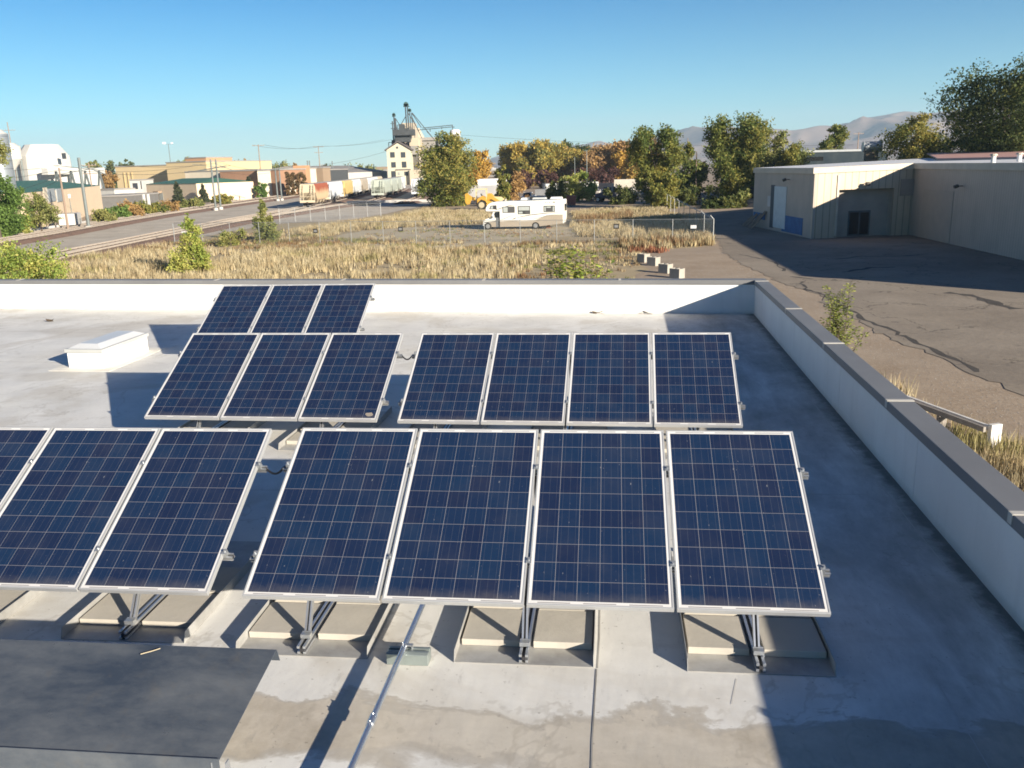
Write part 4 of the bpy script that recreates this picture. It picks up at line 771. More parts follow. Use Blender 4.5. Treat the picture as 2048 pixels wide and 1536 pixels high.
c = MB(); c.box((q(270, 0)[0], .02, q(0, 585)[1]), (q(250, 0)[0], .5, q(0, 555)[1])); c = MB(); a = q(243, 590); c.box((a[0] - .012, .3, a[1]), (a[0] + .02, .62, a[1] + .16)); part("headlight", c, mat("lamp_glass", (.7, .7, .68), None, .15), rv, world=False)
c = MB(); a, b = q(1715, 640), q(1736, 470); c.box((a[0], -.016, a[1]), (b[0], .0, b[1])); part("corner_trim", c, M_RVW, rv, world=False)
for px, py, nm, lab, m in ((1088, 457.5, "black_crate", "small black crate on the ground behind the motorhome's rear wheel", M_BLK), (1097, 456.5, "brick_stack", "low stack of reddish bricks on the ground beside the motorhome", mat("brick_red", (.32, .14, .10)))):
    x, y = G(px, py); c = MB(); c.box((x - .25, y - .2, 0), (x + .25, y + .2, .22)); c.box((x - .2, y - .16, .22), (x + .2, y + .16, .38)); tag(part(nm, c, m, bevel=.01), lab, "crate" if nm[0:5] == "black" else "bricks")
# ================================================================ BACKHOE AND YARD VEHICLES
M_YEL = mat("machine_yellow", (.50, .29, .04), (.42, .23, .035), .5, 0, 1.5); M_YELP = mat("machine_cream", (.62, .50, .27), None, .5)
bx, by_ = G(962, 419); bs = dep((bx, by_)) / F          # metres per photo pixel there
bh = thing("backhoe_loader", "yellow backhoe loader with a roll cage standing in the dry grass left of the motorhome", "backhoe", (bx, by_, 0), 0.05)
def bq(X, Y): return ((X - 962) * bs, (419 - Y) * bs)
def bprism(pts, y0, y1, m, nm, par=bh): c = MB(); c.prism([(bq(*p)[0], y0, bq(*p)[1]) for p in pts], (0, y1 - y0, 0)); return part(nm, c, m, par, world=False, bevel=.03)
bprism([(953, 410), (955, 402), (975, 400), (980, 394), (1004, 396), (1011, 401), (1010, 409), (985, 412)], -.45, .45, M_YEL, "chassis"); bprism([(984, 401), (988, 394), (1003, 395), (1010, 400), (1009, 407), (984, 407)], -.5, .5, M_YELP, "bonnet")
wheel(bh, bq(964.5, 0)[0], -1.05, .78, .78, .42, name="rear_wheel"); wheel(bh, bq(964.5, 0)[0], .65, .78, .78, .42, 1, name="rear_wheel"); wheel(bh, bq(1002, 0)[0], -.95, .48, .48, .28, name="front_wheel"); wheel(bh, bq(1002, 0)[0], .68, .48, .48, .28, 1, name="front_wheel")
c = MB()
for X0, X1 in ((953, 954), (975, 974)):
    for y in (-.75, .75): a, b = bq(X0, 403), bq(X1, 379.5); c.bar((a[0], y, a[1]), (b[0], y, b[1]), .11)
for y in (-.75, .75): a, b = bq(952.5, 379.5), bq(975.5, 379); c.bar((a[0], y, a[1]), (b[0], y, b[1]), .12)
for X in (953, 974.5): a = bq(X, 379.3); c.bar((a[0], -.75, a[1]), (a[0], .75, a[1]), .12)
part("roll_cage", c, M_YELP, bh, world=False)
bprism([(956, 406), (956, 398), (966, 392), (974, 396), (976, 408), (972, 402), (964, 399)], -1.1, -.5, M_YEL, "mudguard"); bprism([(956, 406), (956, 398), (966, 392), (974, 396), (976, 408), (972, 402), (964, 399)], .5, 1.1, M_YEL, "mudguard"); bprism([(964, 399), (964, 393), (962, 388), (964, 388), (967, 394), (970, 394), (970, 399)], -.3, .3, M_BLK, "seat")
bprism([(931, 404), (931, 388), (936, 386), (941, 391), (950, 396), (952, 403), (944, 400), (940, 408), (934, 409)], -.25, .25, M_YEL, "digging_arm"); bprism([(975, 402), (977, 388), (984, 388), (991, 396), (1008, 407), (1003, 409), (984, 399)], -.85, -.6, M_YEL, "loader_arm"); bprism([(975, 402), (977, 388), (984, 388), (991, 396), (1008, 407), (1003, 409), (984, 399)], .6, .85, M_YEL, "loader_arm"); bprism([(1006, 408), (1013, 399), (1013, 412), (1006, 415)], -1.0, 1.0, mat("bucket_white", (.6, .55, .45)), "bucket")
M_PICK = mat("pickup_white", (.78, .78, .76), None, .3); M_PICKG = mat("pickup_grey", (.42, .44, .46), None, .3)
def pickup(px, py, rz, label, m, long=5.3):
    x, y = G(px, py); t = thing("pickup_truck", label, "pickup", (x, y, 0), rz, "vehicles parked behind the motorhome"); W_ = .95
    c = MB(); c.prism([(-.5 * long, -W_, .45), (.5 * long, -W_, .45), (.5 * long, -W_, .98), (.22 * long, -W_, 1.12), (-.5 * long, -W_, 1.12)], (0, 2 * W_, 0)); part("body", c, m, t, world=False, bevel=.05)
    c = MB(); c.prism([(-.08 * long, -.85, 1.1), (.24 * long, -.85, 1.1), (.13 * long, -.8, 1.78), (-.06 * long, -.8, 1.78)], (0, 1.65, 0)); part("cab", c, m, t, world=False, bevel=.05)
    c = MB(); c.poly([(.243 * long, -.75, 1.14), (.243 * long, .75, 1.14), (.14 * long, .7, 1.74), (.14 * long, -.7, 1.74)]); part("windshield", c, M_GLK, t, world=False)
    for y_ in (-.862, .862): c = MB(); c.box((-.04 * long, y_ - .008, 1.2), (.15 * long, y_ + .008, 1.66)); part("side_window", c, M_GLK, t, world=False)
    for xx in (-.31 * long, .31 * long): wheel(t, xx, -.98, .37, .37, .24); wheel(t, xx, .74, .37, .37, .24, 1)
    for y_ in (-.72, .72): c = MB(); c.box((.5 * long, y_ - .16, .74), (.505 * long, y_ + .16, .92)); part("headlight", c, mat("lamp_glass", (.7, .7, .7)), t, world=False)
    return t
pickup(1057, 402.5, -1.75, "white pickup truck seen head-on over the motorhome's roof", M_PICK); pickup(1098, 403, -.25, "grey white pickup truck parked side-on behind the motorhome's rear roof", M_PICKG, 6)
pickup(1166, 402, .3, "brown flatbed pickup in the shade of the bushes right of the red bin", mat("pickup_brown", (.20, .13, .09), (.3, .25, .2), .6, 0, 1), 6)
x, y = G(1143, 411); t = thing("red_bin", "rusty red metal bin standing in the grass behind the motorhome", "bin", (x, y, 0), .1); c = MB(); c.prism([(x - .7, y - .5, .1), (x + .7, y - .5, .1), (x + .85, y - .5, 1.65), (x - .85, y - .5, 1.65)], (0, 1.1, 0)); part("box", c, mat("bin_red", (.36, .10, .07), (.25, .08, .06), .7, 0, 2), t); c = MB(); c.box((x - .95, y - .56, 1.6), (x + .95, y + .66, 1.74)); part("rim", c, mat("bin_rim", (.42, .16, .12)), t)
# blue truck tractor
x, y = G(1228, 404); tr_ = thing("truck_tractor", "dark blue truck tractor with a white cab corner parked near the rubble", "truck", (x, y, 0), 2.75); M_TB = mat("truck_blue", (.03, .05, .11), None, .3); ts = dep((x, y)) / F
c = MB(); c.box((-3.2, -.5, .7), (3.2, .5, 1.0)); part("chassis", c, M_BLK, tr_, world=False); c = MB(); c.prism([(.2, -1.15, .9), (2.0, -1.15, .9), (2.0, -1.15, 1.8), (1.6, -1.15, 2.75), (.2, -1.15, 2.8)], (0, 2.3, 0)); part("cab", c, M_TB, tr_, world=False, bevel=.06); c = MB(); c.prism([(2.0, -.8, .9), (3.5, -.8, .9), (3.5, -.8, 1.55), (2.0, -.8, 1.85)], (0, 1.6, 0)); part("bonnet", c, M_TB, tr_, world=False, bevel=.06)
c = MB(); c.poly([(2.01, -.95, 1.88), (2.01, .95, 1.88), (1.66, .9, 2.65), (1.66, -.9, 2.65)]); part("windshield", c, M_GLK, tr_, world=False)
for xx in (2.8, -1.3, -2.5): wheel(tr_, xx, -1.15, .5, .5, .3); wheel(tr_, xx, .85, .5, .5, .3, 1)
for yy in (-.95, .95): c = MB(); c.cyl((.0, yy, 1), (.0, yy, 3.3), .09, n=10); part("exhaust_stack", c, M_RIM, tr_, world=False)
c = MB(); c.box((-3.0, -1.1, 1.0), (-.3, 1.1, 1.12)); c.cyl((.3, -1.1, .65), (1.6, -1.1, .65), .3, n=12); part("fuel_tank", c, M_RIM, tr_, world=False)
# rubble wall with boulders
M_ROCK = mat("rubble_stone", (.46, .42, .38), (.28, .26, .24), .95, 0, 1.5)
A_, B_ = D(1085, 235), D(1292, 205); cw = MB(); h = 2.2; d = Vector((B_[0] - A_[0], B_[1] - A_[1], 0)).normalized(); n = Vector((-d.y, d.x, 0)) * .6
cw.prism([(*A_, 0), (*B_, 0), (B_[0] + n.x, B_[1] + n.y, 0), (A_[0] + n.x, A_[1] + n.y, 0)], (0, 0, h)); tag(part("retaining_wall", cw, mat("wall_concrete", (.36, .32, .28), (.28, .25, .22), .9, 0, .5)), "long grey brown retaining wall across the back of the yard", "wall")
def rock(p, r):
    c = MB(); k = rnd.randint(0, 10 ** 6); rr = random.Random(k); top = []
    n = 7
    for lv, (z, s) in enumerate(((0, 1), (.45, 1.1), (.85, .65))):
        for i in range(n): t = 2 * math.pi * i / n + lv * .3; q_ = s * r * rr.uniform(.75, 1.15); c.v.append((p[0] + q_ * math.cos(t), p[1] + q_ * .8 * math.sin(t), z * r * 1.5 + rr.uniform(-.08, .08) * r * (lv > 0)))
    for lv in (0, 1):
        for i in range(n): j = (i + 1) % n; c.f.append((lv * n + i, lv * n + j, lv * n + n + j, lv * n + n + i)); c.m.append(0)
    c.f.append(tuple(range(2 * n, 3 * n))); c.m.append(0); return c
for i in range(34):
    px = rnd.uniform(1192, 1290); p = D(px, rnd.uniform(172, 200)); o = part("boulder", rock(p, rnd.uniform(.5, 1.3)), rnd.choice((M_ROCK, mat("rubble_pale", (.52, .50, .46), (.36, .34, .32), .95, 0, 1.5)))); tag(o, "pale boulder or broken slab in the rubble heap at the back of the yard", "boulder", "boulders heaped at the back of the yard")
for i in range(16):
    px = rnd.uniform(1345, 1425); p = D(px, rnd.uniform(150, 172)); o = part("boulder", rock(p, rnd.uniform(.5, 1.1)), M_ROCK); tag(o, "pale boulder in the heap under the elms beside the warehouse", "boulder", "boulders heaped under the elms")
for i, (px, dd_, wd, h, col, lab) in enumerate(((1095, 190, 5, 1.8, (.36, .37, .38), "grey metal skip in the yard below the cottonwoods"), (1112, 208, 5.5, 2.6, (.62, .62, .60), "pale box trailer in front of the retaining wall, left end"), (1150, 215, 5.5, 2.8, (.55, .50, .44), "tan box trailer in front of the retaining wall, middle"), (1180, 212, 4, 2.7, (.66, .64, .60), "whitish shed by the retaining wall above the green bush"), (1262, 206, 8, 3.2, (.60, .55, .47), "long pale concrete slab stack at the right end of the retaining wall"), (975, 190, 9, 3.0, (.68, .67, .66), "white trailer seen between the big tree and the saplings"), (985, 205, 7, 4.2, (.74, .72, .72), "tall white trailer behind the saplings"), (1010, 175, 4, 1.6, (.30, .12, .10), "dark red machine part between the saplings"))):
    x, y = D(px, dd_); t = thing("box_trailer" if "trailer" in lab else ("steel_skip" if "skip" in lab else "yard_shed"), lab, "trailer" if "trailer" in lab else "yard clutter", (x, y, 0), rnd.uniform(-.3, .3)); c = MB(); c.box((-wd / 2, -1.2, .5), (wd / 2, 1.2, h)); part("box", c, mat("clutter%d" % i, col, None, .6, 0, .7), t, world=False, bevel=.05)
    c = MB(); c.box((-wd / 2 + .4, -1.1, 0), (-wd / 2 + .8, 1.1, .5)); c.box((wd / 2 - .8, -1.1, 0), (wd / 2 - .4, 1.1, .5)); part("skid", c, M_BLK, t, world=False)
    c = MB(); c.box((wd / 2 - 1.6, -1.23, .7), (wd / 2 - .5, -1.2, h - .3)); part("door", c, mat("clutter_door", (.25, .25, .25)), t, world=False)
# ================================================================ RAILWAY
M_BAL = mat("track_ballast", (.215, .135, .10), (.14, .09, .068), .95, 0, .8, bmp=.4); M_RL = mat("rail_steel", (.52, .45, .38), None, .5, .2); M_SLP = mat("sleeper_wood", (.11, .08, .065), None, .9)
def track(pts, wd=4.6, nm="railway_track", sleepers=True):
    W = [Vector((*p, 0)) for p in pts]; Q = []
    for i in range(len(W) - 1):
        n = max(1, int((W[i + 1] - W[i]).length / 3))
        for k in range(n): Q.append(W[i].lerp(W[i + 1], k / n))
    Q.append(W[-1]); g, sl_, r_ = MB(), MB(), MB(); N = []
    for i in range(len(Q)):
        d = (Q[min(i + 1, len(Q) - 1)] - Q[max(i - 1, 0)]).normalized(); N.append(Vector((-d.y, d.x, 0)))
    for i in range(len(Q) - 1):
        a, b, m0, m1 = Q[i], Q[i + 1], N[i], N[i + 1]; up = Vector((0, 0, .28)); e = Vector((0, 0, .015))
        for s0, s1, z0, z1 in ((-wd / 2 - .5, -wd / 2 + .4, e, up), (-wd / 2 + .4, wd / 2 - .4, up, up), (wd / 2 - .4, wd / 2 + .5, up, e)): g.poly([a + m0 * s0 + z0, b + m1 * s0 + z0, b + m1 * s1 + z1, a + m0 * s1 + z1])
        for s in (-.72, .72): r_.bar(a + m0 * s + Vector((0, 0, .40)), b + m1 * s + Vector((0, 0, .40)), .075, .16)
        if sleepers and i % 1 == 0:
            for f in (.0, .33, .66): p = a.lerp(b, f); sl_.bar(p - m0 * 1.3 + Vector((0, 0, .29)), p + m0 * 1.3 + Vector((0, 0, .29)), .24, .1)
    g.f += []; k = len(g.v); off = len(g.v); g.v += sl_.v; g.f += [tuple(i + off for i in f) for f in sl_.f]; g.m += [1] * len(sl_.f); off = len(g.v); g.v += r_.v; g.f += [tuple(i + off for i in f) for f in r_.f]; g.m += [2] * len(r_.f)
    struct(part(nm, g, [M_BAL, M_SLP, M_RL]))
track(P((-300, 535), (-60, 500), (100, 473), (230, 449), (330, 432), (450, 414), (590, 394), (690, 378), (780, 361)))
track(P((-300, 527), (-60, 492), (100, 466), (230, 443), (330, 427), (450, 409), (590, 389.5), (690, 374), (780, 358)), nm="railway_track")
track(P((-300, 620), (-100, 566), (60, 527), (150, 507), (260, 485), (350, 466), (460, 444), (560, 426), (640, 411)))
track(P((-300, 640), (-100, 580), (60, 537), (150, 515), (260, 491), (350, 472), (460, 449), (575, 430), (700, 410)))
kb = MB(); W = P((-200, 508), (0, 479), (80, 464), (160, 452), (178, 448))
for i in range(len(W) - 1): a, b = Vector((*W[i], .3)), Vector((*W[i + 1], .3)); kb.bar(a, b, .3, .6)
tag(part("concrete_kerb", kb, mat("kerb_white", (.62, .60, .57), None, .8)), "low whitish concrete wall along the far side of the tracks, lower left", "kerb wall")
def lane(pxs, d0, step=18.0):                     # track centre line through the near right corner of each wagon, curving away
    Q = []
    for i, px in enumerate(pxs): d = d0 + step * i; Q.append(Vector((*D(px - 1.5 * F / d, d), 0)))
    return Q
VP = ray(985, 336); VD = Vector((VP[0], VP[1], 0)).normalized(); VN_ = Vector((VD.y, -VD.x, 0))
LANE = {1: lane((629, 661, 689.5, 709, 725.5, 739, 749.5, 759, 768), 164), 2: lane((768, 785, 797, 806, 813), 201), 3: lane((848, 862, 873, 882), 202)}
for k, Q in LANE.items(): d0, d1 = (Q[1] - Q[0]).normalized(), (Q[-1] - Q[-2]).normalized(); track([tuple((Q[0] - d0 * 26)[:2])] + [tuple(q[:2]) for q in Q] + [tuple((Q[-1] + d1 * 30)[:2])], sleepers=False)
def rustgrad():
    m, nt, b = newmat("hopper_rust", .75, 0, .3); v = coords(nt, (2.2, 2.2, .35)); s = nt.nodes.new("ShaderNodeSeparateXYZ"); nt.links.new(coords(nt), s.inputs[0])
    e = mth(nt, 'ADD', s.outputs[2], mth(nt, 'MULTIPLY', mth(nt, 'SUBTRACT', noise(nt, 1.0, 7, .65, v), .5), 3.4)); r = nt.nodes.new("ShaderNodeMapRange"); nt.links.new(e, r.inputs[0]); r.inputs[1].default_value = 2.3; r.inputs[2].default_value = 3.3
    nt.links.new(mixc(nt, r.outputs[0], (.55, .40, .25), (.30, .085, .045)), b.inputs["Base Color"]); return m
HM = {"rust": rustgrad(), "white": mat("hopper_white", (.62, .64, .66), (.54, .56, .58), .5, 0, .5), "yellow": mat("hopper_yellow", (.58, .43, .17), (.50, .37, .16), .6, 0, .6), "tan": mat("hopper_tan", (.42, .36, .28), (.36, .31, .25), .6, 0, .5), "grey": mat("hopper_grey", (.40, .39, .36), None, .6, 0, .5), "green": mat("hopper_palegreen", (.42, .46, .41), (.35, .38, .33), .55, 0, .5), "cream": mat("hopper_cream", (.55, .46, .33), (.47, .40, .29), .6, 0, .8)}
M_UND = mat("bogie_dark", (.055, .045, .04), (.10, .07, .055), .85, 0, 2); M_WLK = mat("roofwalk_steel", (.35, .34, .34), None, .6, .3)
def hopper(p, dr, col, endcol, label, group):
    t = thing("hopper_wagon", label, "railway wagon", (p.x, p.y, .45), math.atan2(dr.y, dr.x), group); L = 8.4
    prof = [(-1.28, 4.25), (-1.5, 3.7), (-1.55, 2.6), (-1.5, 1.5), (-1.42, 1.15)]; st = [(-7.7, 3.0), (-7.7, 3.0), (-7.7, 2.4), (-6.5, 1.5), (-5.9, 1.15)]
    c = MB(); side = lambda s: [[(sx * (L - .7 if z > 2.3 else (L - 2.0 if z > 1.4 else L - 2.6)), s * abs(y), z) for sx in (-1, 1)] for y, z in prof]
    for s in (-1, 1):
        a = side(s)
        for i in range(len(a) - 1): c.poly([a[i][0], a[i][1], a[i + 1][1], a[i + 1][0]])
    a, b = side(-1), side(1); c.poly([a[0][0], a[0][1], b[0][1], b[0][0]]); part("body", c, HM[col], t, world=False)
    for sx in (0, 1):
        c = MB(); c.poly([a[0][sx], b[0][sx], b[1][sx], b[2][sx], a[2][sx], a[1][sx]]); c.poly([a[2][sx], b[2][sx], b[3][sx], a[3][sx]]); c.poly([a[3][sx], b[3][sx], b[4][sx], a[4][sx]]); part("end_sheet", c, HM[endcol], t, world=False)
        sg = -1 if sx == 0 else 1; c = MB(); c.box((sg * L - .12, -1.45, .75), (sg * L + .12, 1.45, 1.2)); c.box((min(sg * (L - 2.6), sg * L), -.35, .8), (max(sg * (L - 2.6), sg * L), .35, 1.15))
        for y in (-1.4, 1.4, -.75, .75): c.bar((sg * (L - .05), y, 1.15), (sg * (L - .5), y * (.92 if abs(y) > 1 else 1), 4.1), .1, .1)
        for z in (1.6, 2.05, 2.5, 2.95, 3.4, 3.85): c.bar((sg * (L - .15), .75, z), (sg * (L - .2), 1.4, z), .04, .04); c.bar((sg * (L - .15), -.75, z), (sg * (L - .2), -1.4, z), .04, .04)
        c.box((sg * L - .1, -1.4, 1.85), (sg * L, 1.4, 1.92)); part("end_frame", c, HM[endcol], t, world=False)
        c = MB(); c.box((sg * L + (0 if sg > 0 else -.55), -.12, .6), (sg * L + (.55 if sg > 0 else 0), .12, .88)); part("coupler", c, M_UND, t, world=False)
        c = MB(); x0 = sg * 6.6; c.box((x0 - 1.15, -1.0, .28), (x0 + 1.15, -.82, .72)); c.box((x0 - 1.15, .82, .28), (x0 + 1.15, 1.0, .72)); c.box((x0 - .25, -.9, .35), (x0 + .25, .9, .78)); o = part("bogie", c, M_UND, t, world=False)
        for xx in (x0 - .88, x0 + .88):
            w_ = MB(); w_.cyl((xx, -.80, .42), (xx, -.66, .42), .42, n=14); w_.cyl((xx, .66, .42), (xx, .80, .42), .42, n=14); w_.cyl((xx, -.7, .42), (xx, .7, .42), .08, n=6); part("wheelset", w_, M_UND, o, world=False)
    c = MB()
    for xx in (-3.6, 0, 3.6): c.v += []; c.prism([(xx - 1.6, -1.2, 1.15), (xx + 1.6, -1.2, 1.15), (xx + .35, -.9, .45), (xx - .35, -.9, .45)], (0, 2.0, 0))
    part("hopper_outlet", c, HM["grey"] if col != "rust" else HM["cream"], t, world=False)
    c = MB(); c.box((-L + .5, -.45, 4.3), (L - .5, .45, 4.37)); c.box((-L + .7, -1.2, 4.22), (L - .7, 1.2, 4.29)); part("roof_walk", c, M_WLK, t, world=False)
    return t
TR = {1: [("rust", "cream", "rust streaked cream hopper wagon at the near end of the left train"), ("white", "white", "white hopper wagon next to the rusty one in the left train"), ("yellow", "yellow", "yellow hopper wagon in the left train"), ("white", "white", "white hopper wagon just beyond the yellow one in the left train"), ("tan", "tan", "grey tan hopper wagon in the far half of the left train"), ("white", "white", "white hopper wagon beyond the tan one in the left train"), ("white", "white", "farthest white hopper wagon of the left train"), ("cream", "cream", "cream hopper wagon at the far end of the left train")],
      2: [("green", "green", "pale green hopper wagon at the near end of the middle train"), ("green", "green", "pale green hopper wagon, second in the middle train"), ("green", "green", "pale green hopper wagon, third in the middle train"), ("white", "white", "white hopper wagon at the far end of the middle train")],
      3: [("white", "white", "white hopper wagon at the near end of the right train, half behind the tree"), ("white", "white", "white hopper wagon, second in the right train behind the tree"), ("rust", "rust", "rusty hopper wagon at the far end of the right train")]}
for k, Q in LANE.items():
    for i, (c1, c2, lab) in enumerate(TR[k]): hopper((Q[i] + Q[i + 1]) / 2, (Q[i + 1] - Q[i]).normalized(), c1, c2, lab, "hopper wagons in the rail yard")
x, y = G(800, 404.5); c = MB(); c.bar((x - 12, y + .4, .27), (x + 7, y - 1.2, .27), .4, .54); tag(part("buffer_wall", c, mat("kerb_white", (.6, .6, .6))), "low white concrete wall across the track ends in front of the middle train", "kerb wall")
# ================================================================ POLES AND WIRES
M_STP = mat("pole_steel", (.20, .225, .225), (.15, .17, .17), .5, .4, 1); M_WP = mat("pole_wood", (.30, .22, .17), (.22, .16, .125), .9, 0, 1, (1, 1, .2)); M_WIRE = mat("wire", (.05, .05, .055), None, .6); M_LAMP = mat("lamp_white", (.7, .7, .72), None, .4)
M_INS = mat("insulator", (.5, .48, .45), None, .4)
POLE = {}
def pole(key, kind, px0, py0, py1, label, r=.15, depth=None, px1=None, arms=(), group=None):
    xy = G(px0, py0) if depth is None else D(px0, depth); h = HZ(px1 or px0, py1, xy); t = thing("catenary_pole" if kind == "cat" else ("utility_pole" if kind == "wood" else "light_pole"), label, "pole", (*xy, 0), 0, group)
    c = MB(); c.cyl((*xy, 0), (*xy, h), r, r * (.8 if kind == "cat" else .6), 10); part("mast", c, M_STP if kind != "wood" else M_WP, t)
    if kind == "cat": c = MB(); c.cyl((*xy, 0), (*xy, .5), r * 2.2, n=10); part("footing", c, mat("footing_concrete", (.5, .48, .45)), t)
    for (z, a, b, tilt) in arms:
        c = MB(); p = Vector((*xy, h + z)); c.bar(p + VN_ * a, p + VN_ * b + Vector((0, 0, tilt)), .09 if kind != "wood" else .14); part("cross_arm", c, M_STP if kind != "wood" else M_WP, t)
        if kind == "wood":
            c = MB()
            for s in (a * .95, a * .5, b * .5, b * .95): c.cyl(p + VN_ * s, p + VN_ * s + Vector((0, 0, .3)), .06, n=6)
            part("insulator", c, M_INS, t)
    POLE[key] = (xy, h); return t
CG, UG = "steel catenary masts along the tracks", "wooden utility poles"
ca = ((-.9, -3.6, 3.2, -.9), (-2.2, -3.4, 3.0, .9), (-.9, -.2, 3.4, -1.4))
pole("c1", "cat", 178, 459, 315, "thick grey steel catenary mast at the far left by the tracks", .24, arms=ca, group=CG)
pole("c2", "cat", 432, 421, 318, "grey catenary mast, left one of the pair in front of the tan buildings", .2, arms=ca[:2], group=CG); pole("c3", "cat", 442, 419, 318, "grey catenary mast, right one of the pair in front of the tan buildings", .2, arms=ca[1:], group=CG)
pole("c4", "cat", 556, 402, 336, "grey catenary mast, left of the pair by the brick building", .2, arms=((-.3, -2.6, 2.6, .2),), group=CG); pole("c5", "cat", 564, 401, 336, "grey catenary mast, right of the pair by the brick building", .2, arms=((-.3, -2.6, 2.6, .2),), group=CG)
for i, (px, y1, dd_, lab) in enumerate(((621, 321, 300, "slim dark catenary mast, left of two behind the left train"), (625, 321, 303, "slim dark catenary mast, right of two behind the left train"), (670, 322, 350, "dark catenary mast above the white wagons"), (702, 326, 390, "slim catenary mast above the far wagons of the left train"), (752, 328, 440, "dark catenary mast nearest to the mill"))): pole("d%d" % i, "cat", px, 0, y1, lab, .24, depth=dd_, group=CG)
pole("u1", "wood", 527, 372, 289, "tall wooden utility pole with cross arm left of the trains", .2, depth=262, px1=520, arms=((-.3, -1.8, 1.8, 0), (-9, -.2, 1.6, 0)), group=UG); pole("u2", "wood", 645, 366, 292, "wooden utility pole rising behind the rusty wagon", .2, depth=330, px1=640, arms=((-.3, -2, 2, 0), (-2.4, -1.6, 1.6, 0), (-7, -.2, 2.2, 0)), group=UG)
pole("u3", "wood", 137, 462, 335, "pinkish wooden pole in front of the green roofed building", .17, px1=122, group=UG); pole("u4", "wood", 191, 425, 325, "pinkish wooden pole at the right end of the green roofed building", .17, px1=182, arms=((-.6, -1.4, 1.4, 0), (-2.2, -1.4, 1.4, 0)), group=UG); pole("u5", "wood", 40, 400, 244, "thin tall pole rising above the white silos", .25, depth=330, px1=34, arms=((-3, -2.5, 2.5, 0), (-9, -3.5, 3.5, 0)), group=UG)
pole("u6", "wood", 1391, 400, 303, "bare pale pole standing between the two elm trees", .13, depth=140, arms=(), group=UG); pole("u7", "wood", 1708, 320, 265, "utility pole rising behind the warehouse roof", .2, depth=260, arms=((-.4, -1.5, 1.5, 0),), group=UG); pole("u8", "wood", 1373, 330, 276, "utility pole top between the elm crowns", .2, depth=300, group=UG)
pole("l1", "light", 350, 340, 288, "floodlight mast above the yellow building", .22, depth=420, arms=((0, -2.2, 2.2, 0),)); xy, h = POLE["l1"]; c = MB(); c.obox((xy[0] - 2, xy[1], h + .5), (1.4, .8, 1.0)); c.obox((xy[0] + 1.9, xy[1], h + .4), (.8, .8, .7)); o = part("floodlight", c, M_LAMP); o["label"] = "pair of floodlight heads on the mast above the yellow building"; o["category"] = "floodlight"
pole("l2", "light", 1150, 380, 314, "pale light pole in front of the cottonwoods, left of two", .12, depth=230); pole("l3", "light", 1174, 378, 300, "tall pale light pole in front of the cottonwoods, right of two", .14, depth=235, arms=((-.2, -.8, .2, 0),)); pole("l4", "light", 148, 457, 396, "thin black street lamp by the white trailer at left", .07, px1=144); xy, h = POLE["l4"]; c = MB(); c.cyl((*xy, h), (*xy, h + .55), .16, .22, 8); o = part("lamp_head", c, M_LAMP); o["label"] = "round lamp head on the thin black street lamp at left"; o["category"] = "lamp"
def wire(A, B, sag, lab, r=.03):
    c = MB(); A = Vector(A); B = Vector(B); Q = []
    for i in range(13): t = i / 12; p = A.lerp(B, t); p.z -= sag * 4 * t * (1 - t); Q.append(p)
    c.tube(Q, r, 4); tag(part("overhead_wire", c, M_WIRE), lab, "wire", "overhead wires")
def top(k, dz=0, s=0): xy, h = POLE[k]; return Vector((*xy, h + dz)) + VN_ * s
mill = (*D(783, 385), 0)
for s, nm in ((-1.7, "left"), (1.7, "right")): wire(top("u1", -.1, s), top("u2", -.1, s), 1.0, "wire between the two tall wooden poles, upper %s strand" % nm, .035); wire(top("u2", -.1, s), (mill[0] + s, mill[1], HZ(780, 279, mill)), .8, "wire from the wooden pole to the mill, upper %s strand" % nm, .035)
wire(top("u1", -8.9, 1.4), top("u2", -6.9, 2), .8, "lower wire between the two tall wooden poles", .045); wire(top("u2", -6.9, 2), (mill[0], mill[1], HZ(780, 301, mill)), .6, "lower wire from the wooden pole to the mill", .045)
p_ = (*D(1010, 420), 0); wire((*D(905, 400), HZ(905, 268, D(905, 400))), (*D(1700, 330), HZ(1700, 290, D(1700, 330))), 2, "long thin wire crossing the sky above the cottonwoods", .04)
wl = D(-60, 120); zz = HZ(-60, 343, wl)
for dz, lab in ((0.0, "upper catenary wire at the far left"), (-1.5, "second catenary wire at the far left"), (-4.2, "third catenary wire at the far left, below the silo"), (-5.6, "lowest catenary wire at the far left")): wire((*wl, zz + dz), top("c1", -1.0 + dz * .3, -2.4), .25, lab, .022)
for a, b, dz, s, lab in (("c1", "c2", -.9, 2.8, "upper catenary wire between the left masts"), ("c1", "c2", -2.2, 2.8, "contact wire between the left masts"), ("c1", "c3", -1.6, -2.8, "second contact wire between the left masts"), ("c2", "c4", -.9, 2.4, "upper catenary wire along the tan buildings"), ("c3", "c5", -1.8, -2.4, "contact wire along the tan buildings")): wire(top(a, dz, s), top(b, dz * .6, s), .7, lab, .025)
